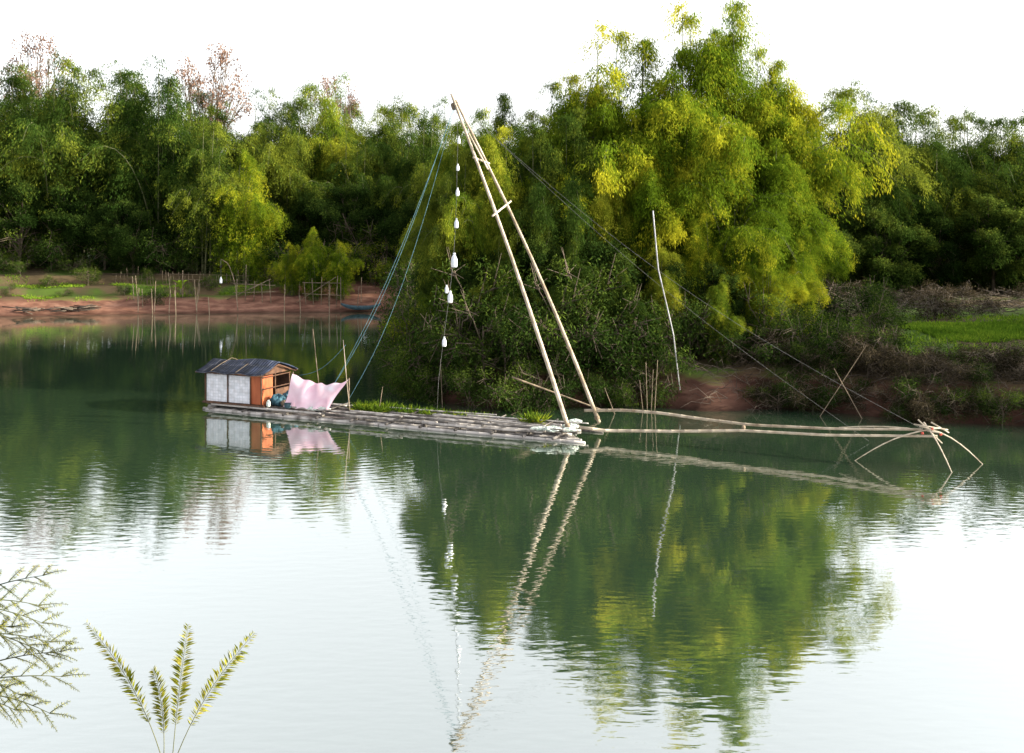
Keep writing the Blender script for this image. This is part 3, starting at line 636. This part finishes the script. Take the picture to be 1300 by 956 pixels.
for s in (.55, 1.75):
    mb = MB(); mb.tube([RW(s - .03, -.17, 1.6), RW(s + .02, .4, 1.82), RW(s + .06, 1.0, 1.98), RW(s + .06, 2.1, 1.62)], .012, 5); part(roof, 'batten', mb, M['stake'], parent=roof)
for z, t in ((1.58, -.1), (1.58, 2.1)):
    mb = MB(); mb.tube([RW(-.3, t, z - .07), RW(3.0, t, z - .07)], .028, 6); part(roof, 'purlin', mb, M['wood'], parent=roof)
mb = MB(); mb.tube([RW(2.88, -.1, 1.46), RW(2.88, 1.0, 1.83), RW(2.88, 2.15, 1.44)], .03, 6); part(roof, 'rafter', mb, M['wood'], parent=roof)

def blob(c, r, seed, sq=(1, 1, 1)):
    rr = np.random.RandomState(seed); ph = rr.uniform(0, 6, 8); mb = MB()
    def fn(u, v):
        th = u * 2 * math.pi; f = (v - .5) * math.pi * .999
        q = 1 + .2 * math.sin(3 * th + ph[0]) * math.cos(2 * f + ph[1]) + .16 * math.sin(7 * th + ph[2]) * math.cos(5 * f + ph[3]) + .1 * math.sin(13 * th + ph[4]) * math.sin(9 * f + ph[5])
        return (c[0] + r * q * sq[0] * math.cos(f) * math.cos(th), c[1] + r * q * sq[1] * math.cos(f) * math.sin(th), c[2] + r * q * sq[2] * math.sin(f))
    return mb.grid(fn, 40, 20)
c = RW(3.15, .6, .5); solo('cloth_bundle', blob(c, .25, 1, (1.1, .9, .85)), M['blue'], c, 'crumpled blue cloth bundle beside the hut', 'bundle')
c = RW(3.3, 1.2, .52); solo('cloth_bundle', blob(c, .24, 2, (1.3, .9, .9)), M['blue'], c, 'small blue cloth bundle on the deck', 'bundle')
c = RW(3.6, .5, .42); solo('cloth_bundle', blob(c, .15, 3, (1.3, .9, .8)), M['stake'], c, 'brown sack lying on the deck by the hut', 'bundle')
c = RW(5.3, .2, .4); solo('net_bundle', blob(c, .17, 4, (2.2, 1, .5)), M['net'], c, 'white folded net heaped under the pink cloth', 'net')
c = RW(3.0, .2, .3); mb = MB().lathe(c, [(.06, 0), (.08, .05), (.08, .18), (.04, .23), (.04, .26)]); solo('water_jug', mb, M['net'], c, 'small white plastic jug by the hut door', 'jug')
c = RW(3.9, .2, .3)
solo('cooking_pot', MB().lathe(c, [(.08, 0), (.14, .05), (.15, .16), (.13, .2), (.15, .22)], 14), M['boat'], c, 'small dark cooking pot on the raft deck', 'pot')

tarp = empty('pink_cloth_shelter', RW(4.0, .5, .3), 'pink and white cloth hung over poles on the raft', 'cloth')
def tarp_fn(u, v):
    s = 3.8 + u * 2.5 - .45 * (1 - v) * u ** 2; t = .35 - .3 * (1 - v) + .06 * math.sin(u * 17) * (1 - v * .5) + .07 * math.sin(u * 9 + v * 5)
    top = 1.56 - .1 * u - .26 * math.sin(math.pi * min(1, u * 1.0)) ** .8 + .03 * math.sin(u * 27)
    z = .38 + (top - .38) * v + .04 * math.sin(u * 21) * (1 - v)
    return RW(s, t + .35 * v, z)
o = part(tarp, 'cloth', MB().grid(tarp_fn, 48, 20), M['tarp'])
uv = o.data.uv_layers.new(name='UVMap'); nv = 21
for l in o.data.loops: uv.data[l.index].uv = ((l.vertex_index // nv) / 48, (l.vertex_index % nv) / 20 * .6)
for (s, zt) in ((3.78, 1.62), (6.32, 1.54)):
    mb = MB(); mb.tube([RW(s, .72, .28), RW(s, .72, zt)], .022, 6); part(tarp, 'post', mb, M['stake'])

for (s0, t0, s1, z1, lab) in [(6.5, .5, 6.2, 3.0, 'thin pale stick standing upright on the raft'), (4.9, 1.0, 4.5, 3.3, 'thin dark stick leaning on the raft'), (7.3, 1.2, 7.5, 1.2, 'short stick standing on the raft')]:
    c = RW(s0, t0, .25); mb = MB(); mb.tube([c, RW((s0 + s1) / 2, t0, z1 / 2), RW(s1, t0, z1)], (.018, .01), 5); solo('stick', mb, M['pole'] if z1 == 3.0 else M['stake'], c, lab, 'stick', 'sticks standing on the raft')

def tuft(s0, s1, t0, t1, n, L, label, loc):
    P = np.array([tuple(RW(rs.uniform(s0, s1), rs.uniform(t0, t1), .28)) for _ in range(n)]) - np.array(loc)
    D = unit(rs.normal(0, .8, (n, 3)) * [1, 1, .4] + [0, 0, .8])
    me = leaves_mesh('weeds', P, D, L * rs.uniform(.5, 1.3, n), np.full(n, .04), np.clip(rs.normal(.4, .2, n), 0, 1), rs)
    solo('deck_weeds', me, M['bam_lime'], loc, label, 'weeds', 'weeds growing on the raft', kind='stuff')
tuft(6.3, 7.7, .8, 1.9, 700, .38, 'green weeds sprouting between the raft poles', tuple(RW(7, 1.3, .3)))
tuft(7.6, 9.6, 1.1, 2.0, 500, .28, 'green weeds sprouting between the raft poles', tuple(RW(8.4, 1.3, .3)))
tuft(13.2, 13.9, 1.2, 1.9, 260, .46, 'tuft of green weeds near the raft end', tuple(RW(13.6, 1.5, .3)))
tuft(9.6, 11.8, 1.5, 2.0, 160, .22, 'sparse green weeds along the raft edge', tuple(RW(10.5, 1.7, .3)))

# ---------------------------------------------------------------- A frame
top = Vector((-2.1, 37.1, 11.85)); b1 = Vector((1.95, 34.25, .3)); b2 = Vector((3.1, 35.75, .3))
fr = empty('lifting_frame', (2.5, 35.1, .3), 'tall A-shaped bamboo lifting frame standing on the raft end', 'bamboo frame')
def bow(a, b, o, n=6):
    return [a.lerp(b, i / n) + Vector(o) * math.sin(math.pi * i / n) for i in range(n + 1)]
e1 = top + (top - b1).normalized() * .35 + Vector((-.03, -.05, 0)); e2 = top + (top - b2).normalized() * .1 + Vector((.05, .06, 0))
o1 = (.14, 0, -.08); o2 = (.2, 0, .02)
part(fr, 'leg', MB().bamboo(bow(b1, e1, o1), .076, .045, .6), M['pole'])
part(fr, 'leg', MB().bamboo(bow(b2, e2, o2), .07, .042, .45), M['pole'])
def onleg(a, e, o, z):
    pts = bow(a, e, o, 30); return min(pts, key=lambda p: abs(p.z - z))
for z, ex in ((9.7, .12), (7.9, .25)):
    p = onleg(b1, e1, o1, z); q = onleg(b2, e2, o2, z + .02); d = (q - p).normalized()
    part(fr, 'crossbar', MB().bamboo([p - d * ex, q + d * ex * 1.2], .04, .035, .7), M['pole'])
p = onleg(b1, e1, o1, 9.9); part(fr, 'brace', MB().bamboo([p + Vector((-.25, 0, .9)), p + Vector((.45, .1, -.4))], .032, .028, .6), M['pole'])
for bb in (b1, b2):
    part(fr, 'lashing', MB().lathe(bb + (top - bb).normalized() * .12, [(.08, 0), (.095, .03), (.095, .1), (.08, .13)], 10, (top - bb)), M['stake'])
part(fr, 'lashing', MB().lathe(top - Vector((0, 0, .25)), [(.09, 0), (.11, .04), (.11, .2), (.09, .24)], 10, (top - b1)), M['stake'])

for i, (s, t, r, sq, lab) in enumerate([(14.75, .25, .2, (1.4, 1, .45), 'white net folded at the foot of the frame'), (15.15, .9, .17, (1.6, 1, .5), 'white net heaped at the raft end'), (14.3, .15, .15, (1.8, .8, .4), 'pale netting trailing over the raft edge'), (15.0, 1.8, .16, (1.4, 1, .5), 'white net tied by the back leg'), (15.3, .35, .14, (1.5, 1, .45), 'white net heaped at the raft end')]):
    c = RW(s, t, .36); solo('net_bundle', blob(c, r, 20 + i, sq), M['net'], c, lab, 'net', 'net bundles at the raft end')

# booms and net arms
E = Vector((12.7, 30.6, .98))
bm = empty('net_boom', (3.1, 35.5, .4), 'two long bamboo booms reaching out low over the water', 'bamboo boom')
J = Vector((7.55, 33.0, .62))
part(bm, 'boom_pole', MB().bamboo([Vector((2.6, 36.0, .68)), Vector((4.0, 35.4, .80)), Vector((5.2, 34.7, .82)), Vector((6.4, 34.0, .76)), J + Vector((.3, .05, .12)), Vector((10.2, 31.8, .86)), E + Vector((-.15, .1, .08))], .055, .036, .5), M['pole'])
part(bm, 'boom_pole', MB().bamboo([Vector((2.3, 34.3, .42)), Vector((3.2, 34.3, .30)), Vector((5.4, 33.6, .42)), J + Vector((.0, -.13, -.03)), Vector((10.0, 31.8, .66)), E + Vector((.2, -.12, -.08))], .054, .036, .65), M['pole'])
part(bm, 'lashing', MB().lathe(J + Vector((-.0, -.02, .02)), [(.09, 0), (.11, .02), (.11, .08), (.09, .1)], 10, (9, -4, .3)), M['stake'])
ar = empty('net_spreader', E, 'curved bamboo net spreader arms tied with red cloth', 'net frame')
def arc(a, b, h, n=8): return [a.lerp(b, i / n) + Vector((0, 0, h * math.sin(math.pi * i / n))) for i in range(n + 1)]
for tip, h in ((Vector((10.5, 31.2, -.1)), .22), (Vector((14.45, 30.7, -.08)), .24), (Vector((13.0, 29.6, -.1)), .14), (Vector((10.6, 32.6, .75)), .1)):
    st = E - (tip - E).normalized() * .35 + Vector((0, 0, .02))
    part(ar, 'arm', MB().bamboo(arc(st, tip, h), .024, .012, .7, .35), M['pole'])
for a, b in (((-.45, .05, .25), (.55, -.05, .1)), ((-.3, .1, .38), (.35, -.1, -.3)), ((.1, .1, .3), (.6, 0, .0))):
    part(ar, 'crosspiece', MB().bamboo([E + Vector(a), E + Vector(b)], .022, .018, .8), M['pole'])
for o_ in ((-.25, 0, -.02), (.3, -.02, -.05), (.05, 0, .12)):
    c = E + Vector(o_); part(ar, 'red_tie', MB().lathe(c, [(.025, 0), (.04, .02), (.04, .06), (.025, .08)], 8, (1, -.4, .2)), M['redcloth'])

def rope(a, b, sag, r, mat, label, n=20):
    a = Vector(a); b = Vector(b); mb = MB(); mb.tube([a.lerp(b, i / n) - Vector((0, 0, sag * math.sin(math.pi * i / n))) for i in range(n + 1)], r, 5)
    solo('rope', mb, mat, a, label, 'rope')
rope(top, RW(5.0, .6, .3), 1.2, .0075, M['rope_blue'], 'blue rope from the frame top to the raft deck')
rope(top + Vector((0, .1, -.1)), RW(4.6, 1.5, .3), .8, .0075, M['rope_blue'], 'second blue rope from the frame top to the deck')
rope(top + Vector((0, -.1, -.2)), RW(6.1, .7, .4), 1.3, .007, M['rope_blue'], 'slack blue rope tied beside the pink cloth')
rope(RW(6.25, .6, 2.8), RW(4.0, .7, 1.5), .3, .006, M['rope_blue'], 'thin blue cord from stick to cloth post')
rope(top, E, .9, .006, M['rope_dark'], 'dark cord from the frame top to the net spreader')
rope(top + Vector((0, .05, .1)), (12.0, 33.8, 0.05), .6, .005, M['rope_dark'], 'thin dark cord running down to the net corner')
ks = [(-1.98, 36.95, 10.5), (-2.02, 36.95, 9.5), (-2.03, 36.95, 8.6), (-2.07, 36.95, 7.45), (-2.15, 36.95, 6.1), (-2.3, 36.95, 4.75), (-2.52, 36.95, 3.1)]
strpts = [top + Vector((.05, -.15, -.1))] + [Vector(k) for k in ks] + [Vector((-2.7, 36.9, 1.6)), Vector((-2.75, 36.8, .3))]
mb = MB().tube(strpts, .007, 5); solo('bottle_string', mb, M['rope_dark'], strpts[0], 'thin dark string hung with bottles from the frame top', 'string')
def bottle(b, sc, label, group):
    e = empty('plastic_bottle', b, label, 'bottle', group); b = Vector(b)
    part(e, 'body', MB().lathe(b - Vector((0, 0, .05)), [(.05 * sc, 0), (.08 * sc, .02), (.085 * sc, .1 * sc), (.08 * sc, .22 * sc), (.05 * sc, .3 * sc), (.028 * sc, .33 * sc)], 12), M['white'])
    part(e, 'cap', MB().lathe(b - Vector((0, 0, .05 - .33 * sc)), [(.034 * sc, 0), (.034 * sc, .05 * sc)], 10), M['white'])
for i, k in enumerate(ks):
    sc = [.7, .7, .8, .95, 1.4, 1.15, .95][i]
    bottle(Vector(k) + Vector((.03, -.03, -.2 * sc)), sc, 'white plastic bottle hanging on the string', 'bottles hanging from the lifting frame')
k = ks[5]; bottle(Vector(k) + Vector((-.1, -.03, .12)), .8, 'white plastic bottle hanging on the string', 'bottles hanging from the lifting frame')

# ---------------------------------------------------------------- poles near the point
def stick(name, pts, r, mat, label, cat, group=None):
    solo(name, MB().bamboo(pts, r[0], r[1], rs.uniform(.3, .9)), mat, pts[0], label, cat, group)
stick('leaning_pole', [(6.75, 40.4, .7), (6.45, 40.2, 3.0), (5.8, 39.9, 5.6), (5.55, 39.6, 7.9)], (.024, .028), M['greypole'], 'tall thin pale pole leaning on the bank bushes', 'pole')
stick('leaning_pole', [(0.0, 38.2, 1.55), (3.4, 38.6, .25)], (.035, .025), M['stake'], 'brown pole slanting down to the water by the raft', 'pole')
for i, (x0, x1, z1, y) in enumerate([(5.35, 5.3, 1.9, 39.7), (5.5, 5.6, 1.6, 39.8), (5.6, 5.75, 2.0, 39.6), (5.2, 5.05, 1.2, 39.7), (4.1, 3.6, 1.0, 39.0), (11.6, 13.6, 2.7, 38.5), (-2.8, -2.9, 1.9, 40.6), (13.4, 12.2, 1.9, 38.0)]):
    stick('stake', [(x0, y, -.3), (x1, y + .1, z1)], (.018, .012), M['stake'], 'thin wooden stake standing in the shallow water', 'stake', 'stakes standing near the point')

# ---------------------------------------------------------------- far bank things
for i in range(26):
    x = rs.uniform(-33, -10); y = np.interp(x, [-42, -30, -20, -11], [82, 84.5, 86, 87]) + rs.uniform(-1.2, 3)
    h = rs.uniform(1.2, 2.8); z = min(gz(x, y), 1.5); 
    stick('stake', [(x, y, z - .3), (x + rs.normal(0, .15), y, max(z, 0) + h)], (.035, .028), M['stake'], 'thin weathered stake on the muddy far bank', 'stake', 'stakes along the far bank')
for (cx, cy, w, hh) in [(-16.6, 87.4, 2.6, 2.4), (-22.5, 87.6, 3.0, 2.0)]:
    z = gz(cx, cy); e = empty('bamboo_rack', (cx, cy, z), 'rough open rack of thin bamboo poles on the bank', 'rack', 'bamboo racks on the far bank')
    for i in range(5):
        x = cx - w / 2 + w * i / 4; part(e, 'post', MB().tube([(x, cy, gz(x, cy) - .1), (x + rs.normal(0, .1), cy, z + hh * rs.uniform(.8, 1.1))], .035, 5), M['stake'])
    for q in (.4, .8):
        part(e, 'rail', MB().tube([(cx - w / 2 - .3, cy - .05, z + hh * q), (cx + w / 2 + .4, cy - .05, z + hh * q + rs.normal(0, .15))], .03, 5), M['stake'])
    part(e, 'brace', MB().tube([(cx - w / 2 - .8, cy - .1, z + .2), (cx + w / 2, cy - .1, z + hh)], .03, 5), M['stake'])
stick('bent_pole', [(-23.4, 85.9, 0), (-23.6, 85.7, 2.5), (-24.1, 85.5, 4.2), (-24.7, 85.3, 4.6)], (.035, .02), M['stake'], 'thin bent pole holding a hanging bottle', 'pole')
bottle((-24.7, 85.3, 2.6), 1.4, 'white bottle hanging from the bent pole', None)
solo('string', MB().tube([(-24.7, 85.3, 4.6), (-24.7, 85.3, 3.1)], .01, 4), M['rope_dark'], (-24.7, 85.3, 4.6), 'thin string tied between pole and bottle', 'string')
for (cx, cy) in [(-35.6, 83.9), (-37.3, 83.6), (-40.0, 83.0)]:
    z = max(gz(cx, cy), 0) + .05; mb = MB()
    for i in range(13):
        a = rs.normal(0, .25); l = rs.uniform(.6, 1.2); c = Vector((cx + rs.normal(0, .3), cy + rs.normal(0, .3), z + .05 + rs.uniform(0, .4))); d = Vector((math.cos(a), math.sin(a), rs.normal(0, .12)))
        mb.tube([c - d * l, c + d * l], .04, 5, rs.uniform(0, .9))
    solo('bamboo_pile', mb, M['twig'], (cx, cy, z), 'low pile of cut bamboo poles on the mud', 'pile of bamboo', 'bamboo piles on the far bank')
e = empty('bamboo_fence', (-30, 91, gz(-30, 91)), 'low fence of thin bamboo stakes on the terrace', 'fence')
for i in range(30):
    x = -36 + i * .42 + rs.normal(0, .08); z = gz(x, 91); part(e, 'post', MB().tube([(x, 91, z - .1), (x + rs.normal(0, .08), 91, z + 1.0 + rs.normal(0, .2))], .022, 4), M['stake'])
for q in (.4, .85): part(e, 'rail', MB().tube([(-36.2, 90.96, gz(-36, 91) + q), (-30, 90.96, gz(-30, 91) + q), (-23.6, 90.96, gz(-24, 91) + q)], .018, 4), M['stake'])
bc = Vector((-13.0, 86.55, .22)); bt = empty('small_boat', bc, 'small dark wooden boat pulled in at the red earth bank', 'boat')
def hull(u, v):
    x = (u - .5) * 3.4; w = .5 * max(.03, 1 - abs(2 * u - 1) ** 2.5); a = (v - .5) * math.pi
    return bc + Vector((x, w * math.sin(a), -.3 * math.cos(a) * (1 - .5 * abs(2 * u - 1) ** 2) + .3 + .28 * abs(2 * u - 1) ** 3))
o = part(bt, 'hull', MB().grid(hull, 24, 12), M['boat']); md = o.modifiers.new('t', 'SOLIDIFY'); md.thickness = .04
part(bt, 'seat', MB().box(bc + Vector((-.1, -.4, .22)), (.22, 0, 0), (0, .8, 0), (0, 0, .03)), M['wood'], False)
def banana(x, y, s):
    z = gz(x, y); e = empty('banana_plant', (x, y, z), 'small bright banana plant with upright paddle leaves', 'banana plant')
    part(e, 'stem', MB().tube([(x, y, z - .1), (x, y, z + .6 * s)], (.08, .05), 7), M['culm'])
    for i in range(6):
        a = i * 1.05; d = Vector((math.cos(a), math.sin(a), 0)); sd = Vector((-d.y, d.x, 0)); b = Vector((x, y, z + .5 * s))
        def fn(u, v): 
            return b + d * (.7 * u ** 1.6) * s + Zv * (1.1 * u - .35 * u ** 3) * s + sd * (v - .5) * .38 * s * math.sin(math.pi * min(1, u * .93 + .05)) ** .7 + Zv * abs(v - .5) * .1
        part(e, 'leaf', MB().grid(fn, 8, 2, .8), M['grass'])
banana(-29.2, 88.6, 1.0)

# ---------------------------------------------------------------- near fronds
def frond(mbs, mbl, base, d, L, droop, ll, n=26, start=.1, fwd=.6, out=(0, 0, 0)):
    base = Vector(base); d = Vector(d).normalized(); out = Vector(out)
    pts = [base + d * L * i / 12 + out * (i / 12) ** 2 - Zv * droop * (i / 12) ** 2.2 for i in range(13)]
    mbs.tube(pts, (.003, .0009), 5, cap=False)
    for i in range(n):
        u = start + (1 - start) * i / n; k = u * 12; a = int(min(11, k)); p = pts[a].lerp(pts[a + 1], k - a); dd = (pts[a + 1] - pts[a]).normalized()
        side = dd.cross(Vector((0, 1, .3))).normalized()
        uu = (u - start) / (1 - start)
        l = ll * math.sin(math.pi * (uu * .85 + .1)) ** .6
        for sg in (-1, 1):
            if rs.rand() < .07: continue
            q = (side * sg * .95 + dd * fwd - Zv * .1 + Vector(rs.normal(0, .16, 3))).normalized()
            mbl.append((p, q, l * rs.uniform(.65, 1.15)))
    return pts
def fronds_obj(name, loc, specs, label, lw, ll, n, stems, start=.1, fwd=.6, bip=0):
    e = empty(name, loc, label, 'plant'); mbs = MB(); lv = []
    for sp_ in specs:
        if not bip:
            frond(mbs, lv, sp_[0], sp_[1], sp_[2], sp_[3], ll, n, start=start, fwd=fwd, out=sp_[4] if len(sp_) > 4 else (0, 0, 0))
        else:
            b0 = Vector(sp_[0]); d0 = Vector(sp_[1]).normalized(); Lb = sp_[2]
            pts = [b0 + d0 * Lb * i / 6 - Zv * sp_[3] * (i / 6) ** 2 for i in range(7)]
            mbs.tube(pts, (.004, .0015), 5, cap=False)
            sd = d0.cross(Vector((0, 1, 0))).normalized()
            for j in range(bip):
                u = .15 + .85 * j / (bip - 1); k = u * 6; a = int(min(5, k)); p = pts[a].lerp(pts[a + 1], k - a)
                dd = d0 * .9 + sd * (1 if j % 2 else -1) * rs.uniform(.4, .9) + Vector(rs.normal(0, .15, 3))
                frond(mbs, lv, p, dd, rs.uniform(.09, .16), .02, ll, n, start=.1, fwd=fwd)
            frond(mbs, lv, pts[-1], d0, .14, .02, ll, n, start=.05, fwd=fwd)
    for s_ in stems: mbs.tube(s_, (.012, .005), 6, cap=False)
    part(e, 'stem', mbs, M['culm'])
    P = np.array([tuple(p - Vector(loc)) for p, q, l in lv]); D = np.array([tuple(q) for p, q, l in lv]); Ln = np.array([l for _, _, l in lv])
    me = leaves_mesh('fronds', P, D, Ln, Ln * lw, np.clip(rs.normal(.5, .2, len(P)), 0, 1), rs); part(e, 'foliage', me, M['frond'])
fl = Vector((-2.07, 6.0, gz(-2.07, 6.0)))
cb = Vector((-2.08, 6.0, 4.0))
fronds_obj('fern_plant', fl, [(cb, (-.28, .05, .95), .93, .06, (-.22, 0, 0)), (cb + Vector((.05, 0, 0)), (.08, 0, 1), .86, .02, (.03, 0, 0)), (cb + Vector((.06, 0, 0)), (.32, .05, .9), .88, .06, (.18, 0, 0)), (cb, (-.05, .3, .9), .62, .1, (-.1, 0, 0))],
    'young plant with yellowish feathery fronds on the near bank', .18, .08, 84, [[fl, fl.lerp(cb, .5) + Vector((.05, 0, 0)), cb]], .28, .8)
fl = Vector((-2.9, 5.0, gz(-2.9, 5.0))); sp = []
cbs = [Vector((-2.72, 5.0, 5.36)), Vector((-2.68, 5.0, 5.22)), Vector((-2.66, 4.95, 5.0)), Vector((-2.72, 5.0, 4.86))]
for c, n_ in zip(cbs, (3, 3, 3, 2)):
    for k in range(n_):
        a = -.1 + .25 * k + rs.uniform(-.08, .08); sp.append((c + Vector((rs.normal(0, .03), rs.normal(0, .05), rs.normal(0, .02))), (math.cos(a), rs.uniform(-.3, .3), math.sin(a) * .8), rs.uniform(.2, .48), rs.uniform(.04, .09)))
fronds_obj('feathery_shrub', fl, sp, 'feathery acacia-like shrub with fine yellow-green leaflets', .22, .02, 24, [[fl, fl.lerp(c, .5) + Vector((-.1, 0, 0)), c] for c in cbs], fwd=.35, bip=8)

# ---------------------------------------------------------------- light, sky, camera
sun_az = math.radians(97)
sun_el = math.radians(19)
w = bpy.data.worlds.new('World'); scene.world = w; w.use_nodes = True
nt = w.node_tree; ns = nt.nodes; bg = ns['Background']
sk = ns.new('ShaderNodeTexSky'); sk.sky_type = 'NISHITA'; sk.sun_disc = False; sk.sun_elevation = sun_el; sk.sun_rotation = sun_az
sk.dust_density = 4.0; sk.air_density = 1.0; sk.ozone_density = 1.0
hs = ns.new('ShaderNodeHueSaturation'); hs.inputs['Saturation'].default_value = 0.15
nt.links.new(sk.outputs[0], hs.inputs['Color']); nt.links.new(hs.outputs[0], bg.inputs['Color']); bg.inputs['Strength'].default_value = 0.62
sd = bpy.data.lights.new('sun', 'SUN'); sd.energy = 13; sd.angle = math.radians(.5); sd.color = (1, .89, .64)
so = bpy.data.objects.new('sun', sd); COL.objects.link(so)
dv = Vector((math.sin(sun_az) * math.cos(sun_el), math.cos(sun_az) * math.cos(sun_el), math.sin(sun_el)))
so.rotation_euler = dv.to_track_quat('Z', 'Y').to_euler()

cd = bpy.data.cameras.new('camera'); cd.sensor_width = 36; cd.lens = 35.34; cd.clip_end = 8000; cd.clip_start = .1
cd.shift_y = -(478 - 290) / 1300
co = bpy.data.objects.new('camera', cd); COL.objects.link(co); co.location = (0, 0, 7.2); co.rotation_euler = (math.radians(90), 0, 0); scene.camera = co
scene.view_settings.view_transform = 'Standard'; scene.view_settings.look = 'None'; scene.view_settings.exposure = 0
